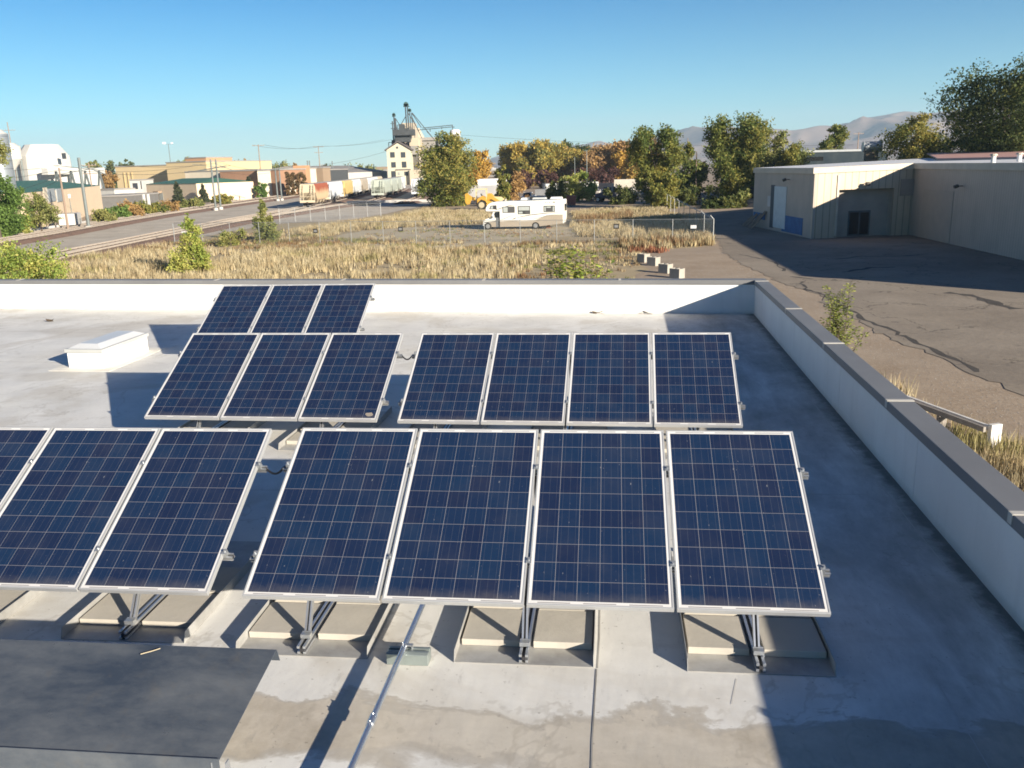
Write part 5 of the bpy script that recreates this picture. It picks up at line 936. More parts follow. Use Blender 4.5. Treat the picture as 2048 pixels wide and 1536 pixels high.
# ================================================================ BUILDINGS ON THE LEFT
M_WIN = mat("window_dark", (.05, .055, .065), None, .15, 0, 1, spec=.6); M_WINP = mat("window_pale", (.34, .36, .34), None, .3)
def house(name, label, fp, h, wm, rm, flat=True, ridge=0, over=.25, cat="building"):
    t = thing(name, label, cat, (*fp[0], 0)); c = MB()
    n = len(fp)
    for i in range(n): a, b = fp[i], fp[(i + 1) % n]; c.poly([(*a, 0), (*b, 0), (*b, h), (*a, h)])
    part("wall", c, wm, t)
    ctr = Vector((sum(p[0] for p in fp) / n, sum(p[1] for p in fp) / n)); o = []
    for p in fp: v = Vector(p) - ctr; o.append(tuple(Vector(p) + v.normalized() * over))
    c = MB()
    if not ridge: c.prism([(*p, h) for p in o], (0, 0, .35))
    else:                                                   # low hipped or gabled roof over a four sided plan
        a, b, d, e = (Vector((*p, h)) for p in o); m0 = (a + e) / 2 + Vector((0, 0, ridge)); m1 = (b + d) / 2 + Vector((0, 0, ridge)); m0, m1 = m0.lerp(m1, .0 if flat else .18), m1.lerp(m0, .0 if flat else .18)
        c.poly([a, b, m1, m0]); c.poly([d, e, m0, m1]); c.poly([e, a, m0]); c.poly([b, d, m1]); c.poly([a, e, d, b])
    part("roof", c, rm, t); return t
def back(A, B, dpt): d = Vector((B[0] - A[0], B[1] - A[1])).normalized(); n = Vector((-d.y, d.x)) * dpt; return [A, B, (B[0] + n.x, B[1] + n.y), (A[0] + n.x, A[1] + n.y)]
def winrow(t, A, B, u0, u1, z0, z1, n, m=None, name="window", gap=.35, d=.05):
    for i in range(n):
        s = (u1 - u0) / n; c = MB(); c.wallbox(A, B, u0 + s * i + s * gap / 2, u0 + s * (i + 1) - s * gap / 2, z0, z1, .002, d); part(name, c, m or M_WIN, t)
M_TAN = mat("tan_stucco", (.70, .56, .40), (.64, .51, .37), .85, 0, .4); M_GRN = mat("green_roof", (.045, .12, .085), (.06, .15, .10), .6, 0, .3); M_YELB = mat("yellow_tan_block", (.58, .45, .25), (.52, .41, .25), .85, 0, .15, (1, 1, 3)); M_ORB = mat("orange_brick", (.48, .27, .15), (.42, .24, .14), .85, 0, .3)
M_GRYR = mat("grey_gravel_roof", (.30, .285, .27), None, .9, 0, .2); M_CRM = mat("cream_block", (.60, .53, .42), (.55, .48, .38), .85, 0, .3); M_WHT = mat("plain_white", (.56, .55, .52), (.47, .46, .44), .6, 0, .3); M_BRK = mat("brown_brick", (.33, .19, .12), (.28, .16, .10), .85, 0, .5); M_BRN = mat("brown_cladding", (.30, .22, .15), (.26, .19, .13), .8, 0, .4)
A_, B_ = G(58, 469), G(207, 421); t = house("green_roofed_building", "tan building with a shallow green roof beside the tracks at far left", back(A_, B_, 16), 5.3, M_TAN, M_GRN, False, 1.5)
for px0, px1 in ((99, 114), (117, 128)): onwall("louvred_door", A_, B_, px0, px1, 377, 403, mat("louvre_grey", (.33, .36, .38), None, .6), t, .002, .12)
onwall("wall_stripe", A_, B_, 92, 100, 375, 407, M_CRM, t); onwall("doorway", A_, B_, 107, 116, 437, 458, M_WIN, t)
x, y = G(143, 456); t = thing("box_trailer", "white box trailer in front of the green roofed building", "trailer", (x, y, 0), math.atan2(B_[1] - A_[1], B_[0] - A_[0])); s = dep((x, y)) / F
c = MB(); c.box((-29 * s, -1.2, .5), (29 * s, 1.2, 29 * s)); part("box", c, M_WHT, t, world=False, bevel=.05); c = MB(); c.box((-27 * s, -1.0, 0), (-20 * s, 1.0, .5)); c.box((16 * s, -1, 0), (26 * s, 1, .5)); part("wheels", c, M_BLK, t, world=False); c = MB(); c.box((6 * s, -1.23, .5), (11 * s, -1.2, 18 * s)); part("door", c, M_WIN, t, world=False)
# white plant behind: faceted drum, hopper, conveyor beam
dp = 235; t = thing("white_storage_drum", "huge white faceted drum of an industrial plant behind the green roofed building", "storage tank", (*D(100, dp), 0))
def ringpts(cx, cy, r, z, n=10, ph=.3): return [(cx + r * math.cos(2 * math.pi * i / n + ph), cy + r * math.sin(2 * math.pi * i / n + ph), z) for i in range(n)]
cx, cy = D(100, dp); rr_ = 50 * dp / F; zt_, zb_ = HZ(100, 297, (cx, cy)), 5.2; n = 13
c = MB(); R_ = [ringpts(cx, cy, rr_, zb_, n), ringpts(cx, cy, rr_, zb_ + 2.2, n), ringpts(cx, cy, rr_ * .96, zt_ - 2.0, n), ringpts(cx, cy, rr_ * .62, zt_ + 1.0, n)]
for a, b in zip(R_, R_[1:]):
    for i in range(n): j = (i + 1) % n; c.poly([a[i], a[j], b[j], b[i]])
c.poly(R_[-1]); part("drum", c, M_WHT, t); c = MB()
for p in ringpts(cx, cy, rr_ * .85, 0, 6): c.cyl(p, (p[0], p[1], zb_ + .2), .35, n=8)
part("leg", c, M_STP, t); c = MB(); c.obox((*D(141, dp - 6), HZ(141, 313, D(141, dp))), (.9, .5, 1.5), .2); part("hatch", c, M_WIN, t)
cx, cy = D(36, dp - 8); t = thing("white_hopper_silo", "white silo with a cone bottom left of the huge white drum", "silo", (cx, cy, 0)); c = MB(); z0, z1, z2 = HZ(36, 340, (cx, cy)), HZ(36, 318, (cx, cy)), HZ(36, 293, (cx, cy)); r_ = 19 * dp / F; c.cyl((cx, cy, z1), (cx, cy, z2), r_, n=14); c.cyl((cx, cy, z0), (cx, cy, z1), r_ * .2, r_, n=14); part("shell", c, M_WHT, t, smooth=True); c = MB()
for p in ringpts(cx, cy, r_ * .9, 0, 4): c.cyl(p, (p[0], p[1], z1), .25, n=6)
part("leg", c, M_STP, t); c = MB(); c.cyl((cx, cy, z2), (cx, cy, z2 + .9), r_, r_ * .5, n=14); part("roof", c, M_WHT, t, smooth=True)
a, b = D(98, 225), D(212, 245); t = thing("conveyor_gallery", "long white conveyor gallery running right from the white drum", "conveyor", (*a, 0)); za = HZ(98, 343, a); c = MB(); c.bar((*a, za), (*b, za), 2.0, 1.6); part("gallery", c, M_WHT, t); c = MB()
for f in (.1, .35, .6, .85): p = (a[0] + (b[0] - a[0]) * f, a[1] + (b[1] - a[1]) * f); c.bar((*p, 0), (p[0] + 1.5, p[1], za), .4); c.bar((p[0] + 3, p[1], 0), (p[0] + 1.5, p[1], za), .4)
part("trestle", c, M_STP, t)
for px0, px1, y1, dd_, lab in ((112, 150, 347, 238, "white blocky plant house under the conveyor gallery"), (150, 206, 336, 262, "white plant building at the right end of the conveyor gallery"), (186, 222, 340, 300, "grey white gabled shed left of the orange tree")): A_, B_ = D(px0, dd_), D(px1, dd_ + 3); t = house("plant_shed", lab, back(A_, B_, 12), HZ((px0 + px1) / 2, y1 + 8, A_), M_WHT, mat("shed_roof", (.55, .55, .54), None, .6), True, 1.2); winrow(t, A_, B_, 1, seg(A_, B_) - 1, .5, 2.6, 2)
cx, cy = D(8, 116); t = thing("corrugated_silo", "grey corrugated steel silo with hoops at the left edge behind the green tree", "silo", (cx, cy, 0)); r_ = 26 * 116 / F; zt_ = HZ(10, 268, (cx, cy))
m, nt, b = newmat("corrugated_steel", .45, .45); s = nt.nodes.new("ShaderNodeSeparateXYZ"); nt.links.new(coords(nt), s.inputs[0]); f = mth(nt, 'LESS_THAN', mth(nt, 'FRACT', mth(nt, 'DIVIDE', s.outputs[2], 1.05)), .07); nt.links.new(mixc(nt, f, (.30, .33, .36), (.12, .13, .15)), b.inputs["Base Color"])
c = MB(); c.cyl((cx, cy, 0), (cx, cy, zt_), r_, n=28); part("shell", c, m, t, smooth=True); c = MB(); c.cyl((cx, cy, zt_), (cx, cy, zt_ + 1.1), r_, .3, n=28); part("roof", c, M_WHT, t, smooth=True)
# yellow tan works building
def longb(name, label, px0, px1, py1, d0, d1, deep, wm, rm, **k): A_, B_ = D(px0, d0), D(px1, d1); return house(name, label, back(A_, B_, deep), HZ(px0, py1, A_), wm, rm, **k), A_, B_
t, A_, B_ = longb("works_building", "long yellow tan works building behind the orange tree", 239, 342, 334, 330, 322, 40, M_YELB, M_GRYR); winrow(t, A_, B_, 3, seg(A_, B_) * .35, 1, HZ(250, 345, A_), 3, mat("wall_pilaster", (.50, .38, .20)), "pilaster", .8, .3)
t, A_, B_ = longb("works_building", "brighter yellow tan hall at the right end of the works", 341, 420, 326, 312, 305, 36, M_YELB, M_GRYR); t2, A2_, B2_ = longb("brick_penthouse", "orange brick block standing above the yellow tan hall", 380, 421, 317, 326, 322, 14, M_ORB, M_GRYR)
t, A_, B_ = longb("works_annex", "beige annex in front of the yellow tan hall", 376, 425, 345, 285, 282, 16, M_CRM, M_GRYR)
t, A_, B_ = longb("grey_frame_shed", "pale shed with a dark square opening in front of the works", 264, 290, 361, 262, 262, 8, M_WHT, M_GRYR); onwall("opening", A_, B_, 272, 282, 366, 378, M_WIN, t); onwall("door", A_, B_, 288, 290, 362, 378, M_WIN, t)
t, A_, B_ = longb("low_white_building", "low whitish flat building left of the carport", 231, 272, 380, 232, 238, 10, M_WHT, M_GRYR)
t, A_, B_ = longb("carport", "grey carport roof with white posts behind the orange shrubs", 250, 318, 393, 195, 214, 9, mat("carport_shade", (.17, .165, .16)), M_GRYR); c = MB()
for px in (288, 297): p = D(px, 196); c.cyl((*p, 0), (*p, 3.0), .35, n=8)
part("post", c, M_WHT, t)
A_, B_ = D(296, 240), D(396, 226); t = house("tan_workshop", "tan workshop with a dark green roof and two conifers in front", back(A_, B_, 18), HZ(330, 368, D(330, 233)), M_TAN, M_GRN, False, 1.3); A2_, B2_ = D(396, 226), D(452, 248); c = MB(); zz = HZ(396, 366, A2_); c.prism([(*A2_, 0), (*B2_, 0), (*D(452, 262), 0), (*D(390, 245), 0)], (0, 0, zz)); part("side_wing", c, M_CRM, t); onwall("window", A2_, B2_, 421, 426, 370, 381, M_WINP, t); onwall("awning", A_, B_, 318, 328, 382, 386, M_BRN, t, .002, 1.2); onwall("doorway", A_, B_, 322, 330, 385, 400, M_WINP, t)
t, A_, B_ = longb("beige_warehouse", "long flat beige warehouse wall behind the white shed", 384, 522, 344, 272, 262, 30, M_CRM, M_GRYR); onwall("vent", A_, B_, 449, 453, 354, 357, M_BRN, t)
t, A_, B_ = longb("beige_warehouse", "paler beige building end by the tall wooden pole", 520, 566, 342, 256, 258, 24, M_CRM, M_GRYR)
t, A_, B_ = longb("brick_building", "brown brick building with narrow vertical panels left of the trains", 562, 616, 340, 256, 268, 22, M_BRK, M_GRYR); winrow(t, A_, B_, seg(A_, B_) * .28, seg(A_, B_) - .5, .4, 4.6, 4, M_CRM, "panel", .6, .12); c = MB(); p = D(604, 270); hb = HZ(604, 331, p); c.prism([(p[0] - 2, p[1], 3), (p[0] + 2, p[1], 3), (p[0] + 2, p[1] + 4, 3), (p[0] - 2, p[1] + 4, 3)], (0, 0, hb - 3)); part("stair_tower", c, M_ORB, t)
t, A_, B_ = longb("office_building", "low office with a white fascia band beyond the brick building", 612, 652, 338, 300, 308, 18, M_BRN, M_GRYR); onwall("fascia_band", A_, B_, 614, 647, 347, 353, M_WHT, t, .002, .5); onwall("window", A_, B_, 616, 648, 355, 361, M_WIN, t)
t, A_, B_ = longb("office_building", "plain brown clad block at the end of the office", 650, 665, 336, 296, 302, 14, M_BRN, M_GRYR)
t, A_, B_ = longb("long_shed", "long shed with a grey sloping roof behind the white wagons", 668, 778, 346, 352, 420, 40, mat("shed_white", (.55, .53, .5)), mat("shed_slate", (.24, .22, .21), (.29, .27, .25), .8, 0, .2), flat=True, ridge=3.2)
t, A_, B_ = longb("platform_shelter", "dark open shelter left of the long grey roofed shed", 664, 700, 340, 335, 350, 10, mat("shelter_dark", (.06, .065, .07)), mat("shed_slate", (.2, .2, .2)))
A_, B_ = G(466, 398), G(519, 392.5); t = house("white_shed", "small white shed with a brown double door beside the tracks", back(A_, B_, 8), HZ(490, 369, A_), M_WHT, M_WHT); onwall("double_door", A_, B_, 473, 496, 374, 393, M_BRN, t, .002, .1); onwall("side_shade", A_, B_, 516, 518.5, 370, 393, mat("louvre", (.36, .31, .27)), t)
for i in range(34):
    px = rnd.uniform(395, 1010); dd_ = rnd.uniform(480, 1100); A_ = D(px, dd_); wd = rnd.uniform(12, 45); B_ = (A_[0] + wd, A_[1] + rnd.uniform(-3, 3)); h = rnd.uniform(4, 9); mm = rnd.choice((M_WHT, M_CRM, M_TAN, M_BRN, M_GRYR))
    t = house("distant_building", "small distant flat roofed building on the hazy plain at the horizon", back(A_, B_, 15), h, mm, rnd.choice((M_GRYR, M_WHT))); t["group"] = "distant buildings on the horizon"; winrow(t, A_, B_, 2, wd - 2, 1, 2.6, 2)
t, A_, B_ = longb("blue_grey_building", "long blue grey building behind the trees right of centre", 1575, 1768, 306, 150, 158, 20, mat("bluegrey_wall_shaded", (.022, .032, .042), (.035, .045, .052), .95, 0, .5, spec=.05), mat("bluegrey_roof", (.28, .30, .32))); onwall("window", A_, B_, 1600, 1640, 314, 322, mat("window_matt", (.012, .014, .016), None, .9, 0, 1, spec=.05), t)  # wall and window colours darkened to hold the tree shade over the building
x, y = D(1738, 140); z = HZ(1738, 304, (x, y)); t = thing("steel_tank", "grey round tank with a dark and white end on the roof line right of centre", "tank", (x, y, 0)); c = MB(); zz = HZ(1738, 283, (x, y)); c.cyl((x - 1.6, y, (z + zz) / 2), (x + 1.0, y, (z + zz) / 2), (zz - z) / 2, n=18); part("shell", c, mat("tank_grey", (.45, .48, .5), None, .4, .4), t, smooth=True); c = MB(); c.box((x + 1.0, y - .5, z), (x + 1.35, y + .5, zz + .1)); part("end_panel", c, M_WHT, t); c = MB(); c.box((x - 1.2, y - .4, 0), (x + .8, y + .4, z + .2)); part("support", c, M_BRN, t)
# ================================================================ MILL
dm = 390; ms = dm / F; A_, B_ = D(779, dm), D(826, dm); ez = HZ(779, 300, A_); gz = HZ(802, 285, D(802, dm)); t = thing("grain_mill", "tall cream gabled grain mill crowned by dark elevator legs and spouts", "mill", (*A_, 0)); M_ML = mat("mill_cream", (.56, .51, .39), (.50, .455, .35), .8, 0, .3); M_MR = mat("mill_roof", (.14, .12, .12), None, .8); M_MD = mat("mill_dark_steel", (.035, .04, .045), (.06, .065, .07), .7, .0, .5); M_SIL = mat("silo_concrete", (.48, .41, .31), (.42, .36, .28), .85, 0, .2); M_MG = mat("mill_grey", (.27, .255, .235), (.23, .22, .21), .85, 0, .2)
dv = Vector((B_[0] - A_[0], B_[1] - A_[1])).normalized(); nv = Vector((-dv.y, dv.x)) * 22; Mid = ((A_[0] + B_[0]) / 2, (A_[1] + B_[1]) / 2); c = MB(); c.prism([(*A_, 0), (*B_, 0), (*B_, ez), (*Mid, gz), (*A_, ez)], (nv.x, nv.y, 0)); part("wall", c, M_ML, t)
c = MB(); e = Vector((dv.x, dv.y, 0)) * .9; f_ = Vector((-dv.y, dv.x, 0)) * -.8
for P0 in (Vector((*A_, ez)) - e, Vector((*B_, ez)) + e): g_ = Vector((*Mid, gz + .35)); p0 = P0 + Vector((0, 0, -.3)); c.prism([p0 + f_, g_ + f_, g_ + f_ + Vector((nv.x, nv.y, 0)), p0 + f_ + Vector((nv.x, nv.y, 0))], (0, 0, .4))
part("roof", c, M_MR, t)
for px0, px1, y0, y1, m in ((787, 796, 304, 315, M_WIN), (808, 817, 304, 315, M_WIN), (788, 797, 324, 335, M_WIN), (809, 818, 323, 335, M_WIN), (787, 796, 342, 356, M_WIN), (800, 804, 344, 350, M_WINP), (813, 820, 343, 351, M_WIN), (799.5, 803.5, 293, 297, M_WIN)):
    o = onwall("window", A_, B_, px0, px1, y0, y1, m, t, .002, .12)
onwall("cornice", A_, B_, 796, 826, 338, 340, M_MR, t, .002, .4)
def mp(px, py, off=0): p = D(px, dm + off); return Vector((*p, HZ(px, py, p)))
def mbox(name, px0, px1, py0, py1, off, deep, m): a = D(px0, dm + off); b = D(px1, dm + off); n = Vector((-dv.y, dv.x)) * deep; z1 = HZ(px0, py0, a); z0 = HZ(px0, py1, a); c = MB(); c.prism([(*a, z0), (*b, z0), (b[0] + n.x, b[1] + n.y, z0), (a[0] + n.x, a[1] + n.y, z0)], (0, 0, z1 - z0)); return part(name, c, m, t)
mbox("head_house", 811, 837, 246, 372, 26, 10, M_SIL); mbox("dust_house", 825, 841, 279, 292, 8, 8, M_SIL); mbox("annex", 828, 846, 276, 372, 12, 12, M_SIL); mbox("loading_bay", 827, 840, 292, 309, 6, 6, M_MG); mbox("lower_annex", 824, 841, 310, 372, 9, 8, mat("mill_shade", (.12, .11, .10))); mbox("bin_block", 846, 880, 281, 372, 22, 18, M_MG); mbox("bin_roof", 845, 881, 275, 281, 21, 20, M_GRYR); mbox("roof_house", 790, 812, 280, 292, 14, 8, M_MD); mbox("machinery_deck", 793, 834, 259, 271, 1, 8, M_MD); mbox("machinery_deck", 797, 826, 272, 284, 3, 8, M_MD); mbox("machinery_deck", 806, 815, 248, 260, 5, 6, M_MD); mbox("outbuilding", 822, 842, 340, 372, -2, 8, M_SIL)
c = MB(); b0 = mp(844, 285, 40); c.cyl(b0, Vector((b0.x, b0.y, HZ(844, 275, b0))), 12 * ms, n=18); c.cyl(Vector((b0.x, b0.y, HZ(844, 276, b0))), Vector((b0.x, b0.y, HZ(844, 256, b0))), 13 * ms, 2 * ms, 18); part("cone_bin", c, M_SIL, t, smooth=True)
def mlines(name, L, r, m=None):
    c = MB()
    for (x0, y0, x1, y1) in L: c.cyl(mp(x0, y0, 15), mp(x1, y1, 15), r, n=6)
    part(name, c, m or M_MD, t)
mlines("elevator_leg", [(821, 212, 821.5, 262), (825, 214, 825.5, 262)], 1.4 * ms); mlines("elevator_leg", [(829, 222, 829.5, 270), (832.5, 225, 833, 270)], 1.0 * ms); mlines("elevator_leg", [(794, 242, 794, 300)], 1.3 * ms); mlines("elevator_leg", [(797.5, 232, 797.5, 292), (800, 236, 800.5, 292)], 1.4 * ms)
for px, py, w_, h_ in ((822.5, 210, 10, 7), (829, 221, 6, 6), (797.5, 230, 6, 6)):
    c = MB(); p = mp(px, py, 15); c.obox(p, (w_ * ms, 4 * ms, h_ * ms * .7)); c.cyl(p + Vector((0, -2 * ms, h_ * ms * .25)), p + Vector((0, 2 * ms, h_ * ms * .25)), w_ * ms * .45, n=10); part("elevator_head", c, mat("leg_green", (.06, .11, .10), None, .6), t)
mlines("spout", [(834, 226, 872, 276), (833, 226, 850, 255), (832, 232, 850, 276), (821, 232, 811, 248), (800, 236, 808, 250), (826, 226, 845, 262), (860, 262, 876, 281)], .8 * ms); mlines("platform", [(790, 247, 797, 247), (790, 257, 798, 257), (803, 250, 811, 249), (794, 233, 801, 232), (784, 285, 793, 285), (784, 285, 784, 297), (817, 213, 829, 213)], .7 * ms)
mlines("pipework", [(800 + rnd.uniform(-6, 34), 252 + rnd.uniform(0, 30), 800 + rnd.uniform(-6, 34), 252 + rnd.uniform(0, 40)) for i in range(34)] + [(x, 250 + rnd.uniform(0, 10), x + .3, 292) for x in (803, 806.5, 810, 814, 818, 822, 830, 836)], .6 * ms)
mlines("conveyor_bridge", [(852, 256, 911, 250), (843, 260, 911, 253.5), (911, 249, 911, 260), (911, 254, 915, 254), (867, 257, 867, 263), (890, 254, 890, 258)], .8 * ms)
t2 = thing("white_tank", "round white tank high above the trees beside the mill", "tank", (*D(916, dm + 15), 0)); c = MB(); p = D(916, dm + 15); zb, zt2 = HZ(916, 279, p), HZ(916, 262, p); c.cyl((*p, zb), (*p, zt2), 10.5 * ms, n=20); c.cyl((*p, zt2), (*p, zt2 + .6), 10.5 * ms, 8 * ms, 20); c.cyl((*p, zb - 1.5), (*p, zb), 6 * ms, 10.5 * ms, 20); part("shell", c, mat("tank_white", (.85, .85, .84), None, .5), t2, smooth=True); c = MB()
for q_ in ringpts(p[0], p[1], 7 * ms, 0, 6): c.cyl(q_, (q_[0], q_[1], zb), .3, n=6)
part("leg", c, M_STP, t2)
# ================================================================ TREES AND SHRUBS
PAL = {"elm": [(.085, .095, .024), (.115, .115, .03), (.15, .13, .035), (.065, .08, .022), (.19, .15, .04)], "elmY": [(.15, .135, .035), (.20, .16, .04), (.24, .175, .045), (.10, .105, .028)], "dark": [(.055, .066, .022), (.04, .052, .018), (.085, .085, .027), (.11, .10, .03)],
       "gold": [(.36, .22, .05), (.42, .27, .06), (.30, .18, .045), (.24, .17, .05)], "cott": [(.26, .21, .05), (.18, .165, .045), (.33, .24, .055), (.12, .12, .035), (.38, .27, .06)], "tan": [(.30, .19, .085), (.36, .23, .09), (.24, .15, .07), (.33, .20, .06)], "rust": [(.30, .15, .05), (.22, .12, .05), (.36, .2, .06)], "plum": [(.075, .035, .03), (.06, .03, .03), (.10, .05, .035)], "green": [(.085, .14, .03), (.11, .17, .04), (.065, .11, .026)], "lime": [(.20, .24, .05), (.26, .28, .07), (.14, .19, .04), (.30, .29, .08)], "conifer": [(.045, .055, .03), (.035, .045, .026), (.06, .065, .033)], "mixed": [(.13, .125, .034), (.18, .145, .04), (.09, .10, .028), (.22, .165, .045), (.11, .115, .03)], "cypress": [(.14, .09, .05), (.11, .08, .04), (.17, .11, .05)], "olive": [(.17, .16, .055), (.13, .135, .045), (.22, .19, .07)]}
for k_, f_ in (("elm", 1.13), ("elmY", 1.10), ("dark", 1.12), ("mixed", 1.10), ("olive", 1.08)): PAL[k_] = [(c[0] * .97, c[1] * f_, c[2]) for c in PAL[k_]]
PAL["rust"] = [(.24, .15, .06), (.19, .125, .055), (.29, .18, .065)]; PAL["sapling"] = [(.16, .19, .05), (.20, .22, .06), (.12, .15, .04), (.24, .24, .075)]
M_BARK = mat("bark", (.115, .09, .07), (.07, .055, .045), .95, 0, 3, (1, 1, .3)); M_LF = leafmat("leaf", .32)
def tree(name, label, xy, H, Wd, pal, z0=.18, leaf=.3, n=2200, shape="round", group=None, lobes=16, cat="tree", seed=None, gap=.0, trunk=.0, lean=0.0):
    rg = np.random.default_rng(seed if seed is not None else int(abs(xy[0] * 37 + xy[1] * 91)) % 99991); n = int(n * 4.2); leaf *= .64; t = thing(name, label, cat, (*xy, 0), 0, group)
    L = []
    for i in range(lobes):
        f = (i + rg.random()) / lobes; z = H * (z0 + (1 - z0) * f * .93); k = (f * .92 + .05)
        prof = {"round": math.sin(math.pi * min(.97, .16 + k * .80)) ** .7, "cone": 1.08 - k, "column": .75, "vase": .45 + .6 * math.sin(math.pi * k * .72), "spread": math.sin(math.pi * (.1 + .75 * k)) ** .5}[shape]
        a = rg.uniform(0, 6.283); R = Wd / 2 * prof * (.84 if shape != "cone" else .5) * math.sqrt(rg.random()) ; rl = Wd * .5 * prof * rg.uniform(.36, .66) + .02 * H
        L.append((xy[0] + R * math.cos(a) + lean * z, xy[1] + R * math.sin(a), min(z, H - rl * .7), rl * rg.uniform(.85, 1.15), rl * rg.uniform(.75, 1.1), rg.random()))
    L = np.array(L); wts = L[:, 3] ** 2; wts /= wts.sum(); idx = rg.choice(len(L), n, p=wts); u = rg.normal(size=(n, 3)); u /= np.linalg.norm(u, axis=1, keepdims=True); rad = rg.random(n) ** (.42) * rg.uniform(.8, 1.13, n)
    # twiggy sub-clusters make light and dark clumps and gaps
    sub = rg.normal(size=(len(L), 14, 3)); sub /= np.linalg.norm(sub, axis=2, keepdims=True); pick = sub[idx, rg.integers(0, 14, n)]; mixw = rg.uniform(.45, .95, (n, 1)); u = u * (1 - mixw) + pick * mixw
    Pp = L[idx][:, :3] + u * rad[:, None] * np.stack([L[idx][:, 3], L[idx][:, 3], L[idx][:, 4]], 1); Pp[:, 2] = np.maximum(Pp[:, 2], .08)
    d1 = rg.normal(size=(n, 3)); d1 /= np.linalg.norm(d1, axis=1, keepdims=True); d2 = np.cross(d1, rg.normal(size=(n, 3))); d2 /= np.linalg.norm(d2, axis=1, keepdims=True); s1 = leaf * rg.uniform(.5, 1.25, (n, 1)); s2 = s1 * rg.uniform(.4, .75, (n, 1))
    V = np.stack([Pp - d1 * s1, Pp - d2 * s2, Pp + d1 * s1, Pp + d2 * s2], 1).reshape(-1, 3); Fc = np.arange(4 * n).reshape(-1, 4)
    pl = np.array(PAL[pal]); li = (L[:, 5] * len(pl)).astype(int) % len(pl); C_ = 1.0; ci = np.where(rg.random(n) < .55, li[idx], rg.integers(0, len(pl), n)); C = pl[ci] * rg.uniform(1.05, 1.7, (n, 1))
    bigmesh("foliage", V, Fc, C, M_LF, t)
    c = MB(); r0 = max(.03, (trunk or H * .02)); b = Vector((*xy, 0)); tp = Vector((xy[0] + lean * H * .7, xy[1], H * .72)); mid = b.lerp(tp, .5) + Vector((rg.uniform(-.2, .2), rg.uniform(-.2, .2), 0)) * (H * .05); c.tube([b - Vector((0, 0, .1)), mid, tp], [r0 * 1.25, r0 * .8, r0 * .25], 8)
    for i in range(min(len(L), 9)):
        q = Vector(L[i * len(L) // min(len(L), 9)][:3]); s = b.lerp(tp, max(.12, min(.9, (q.z / H) * .75))); c.tube([s, s.lerp(q, .55) + Vector((0, 0, .04 * H)), q], [r0 * .45, r0 * .28, r0 * .08], 5)
    part("trunk", c, M_BARK, t); return t
WF = 1.18
def ptree(name, label, px, pyt, wpx, pal, depth=None, base=None, **k):
    xy = G(px, base) if base else D(px, depth); d = dep(xy); H = HZ(px, pyt, xy); return tree(name, label, xy, H, wpx * WF * d / F, pal, leaf=k.pop("leaf", max(.10, .0021 * d)), **k)
TG = "trees round the lot and yard"
ptree("elm_tree", "big yellowing green elm in front of the mill, right of the trains", 893, 262, 118, "mixed", base=412, n=7500, lobes=34, z0=.06, group=TG); ptree("shade_tree", "golden tree just behind the right side of the big elm", 958, 296, 56, "gold", depth=205, n=2600, lobes=16, group=TG)
ptree("elm_tree", "tall green elm by the far corner of the fenced lot", 1311, 250, 88, "elm", base=416, n=6500, lobes=34, z0=.05, shape="vase", group=TG); ptree("elm_tree", "yellow green low elm at the foot of the tall lot corner elm", 1322, 330, 62, "elmY", base=417, n=2600, lobes=14, z0=.03, group=TG); ptree("elm_tree", "dark elm standing back, behind the bare pale pole", 1374, 284, 62, "elm", depth=170, n=3200, lobes=18, group=TG)
ptree("elm_tree", "largest elm of the middle, left of the beige warehouse", 1462, 230, 108, "elm", base=408, n=8000, lobes=38, z0=.08, shape="vase", group=TG); ptree("elm_tree", "olive elm right behind the largest elm, over the warehouse end", 1536, 252, 92, "olive", depth=150, n=4200, lobes=22, group=TG, gap=.2); ptree("elm_tree", "small sparse elm over the warehouse's far roof corner", 1578, 282, 60, "elmY", depth=146, n=1700, lobes=12, group=TG)
ptree("shade_tree", "lone round tree against the hills above the warehouse", 1658, 245, 68, "elm", depth=190, n=3400, lobes=18, group=TG); ptree("shade_tree", "bushy yellow green tree left of the dark tree at the right edge", 1818, 220, 112, "elmY", depth=135, n=5600, lobes=28, z0=.1, group=TG)
ptree("elm_tree", "very tall dark tree at the right edge of the view", 1990, 118, 205, "dark", depth=115, n=9500, lobes=36, z0=.2, shape="vase", group=TG, leaf=.30); ptree("elm_tree", "dark crown overlapping the very tall tree, cut by the right edge", 2075, 140, 150, "dark", depth=105, n=5200, lobes=22, z0=.2, group=TG); ptree("shade_tree", "low dark tree between the bushy tree and the tall dark tree", 1915, 255, 110, "dark", depth=128, n=3800, lobes=18, z0=.1, group=TG)
CGp = "autumn trees along the back of the yard"
for px, yt, wd, pal, dd_, lab in ((1028, 288, 48, "cott", 300, "yellow green cottonwood at the left end of the autumn trees"), (1062, 284, 44, "cott", 290, "yellow cottonwood, second from the left in the autumn row"), (1098, 277, 56, "cott", 300, "tallest yellow green cottonwood of the autumn row"), (1128, 292, 44, "tan", 310, "tan brown tree right of the tallest cottonwood"), (1128, 280, 34, "dark", 380, "dark green tree peeping above the tan one in the autumn row"), (1152, 296, 40, "cott", 305, "olive yellow tree behind the left light pole"), (1174, 290, 44, "dark", 360, "dark green tree behind the taller light pole"), (1192, 288, 52, "tan", 300, "orange tan tree right of the taller light pole"), (1225, 282, 62, "tan", 290, "large bronze tree at the right end of the autumn row"), (1258, 300, 44, "gold", 285, "bright yellow tree at the foot of the green elm"), (1290, 276, 46, "rust", 320, "rust brown crown peeping out behind the tall green elm")): ptree("autumn_tree", lab, px, yt, wd * 1.3, pal, depth=dd_, n=3400, lobes=20, z0=.1, group=CGp, leaf=.62, shape="spread")
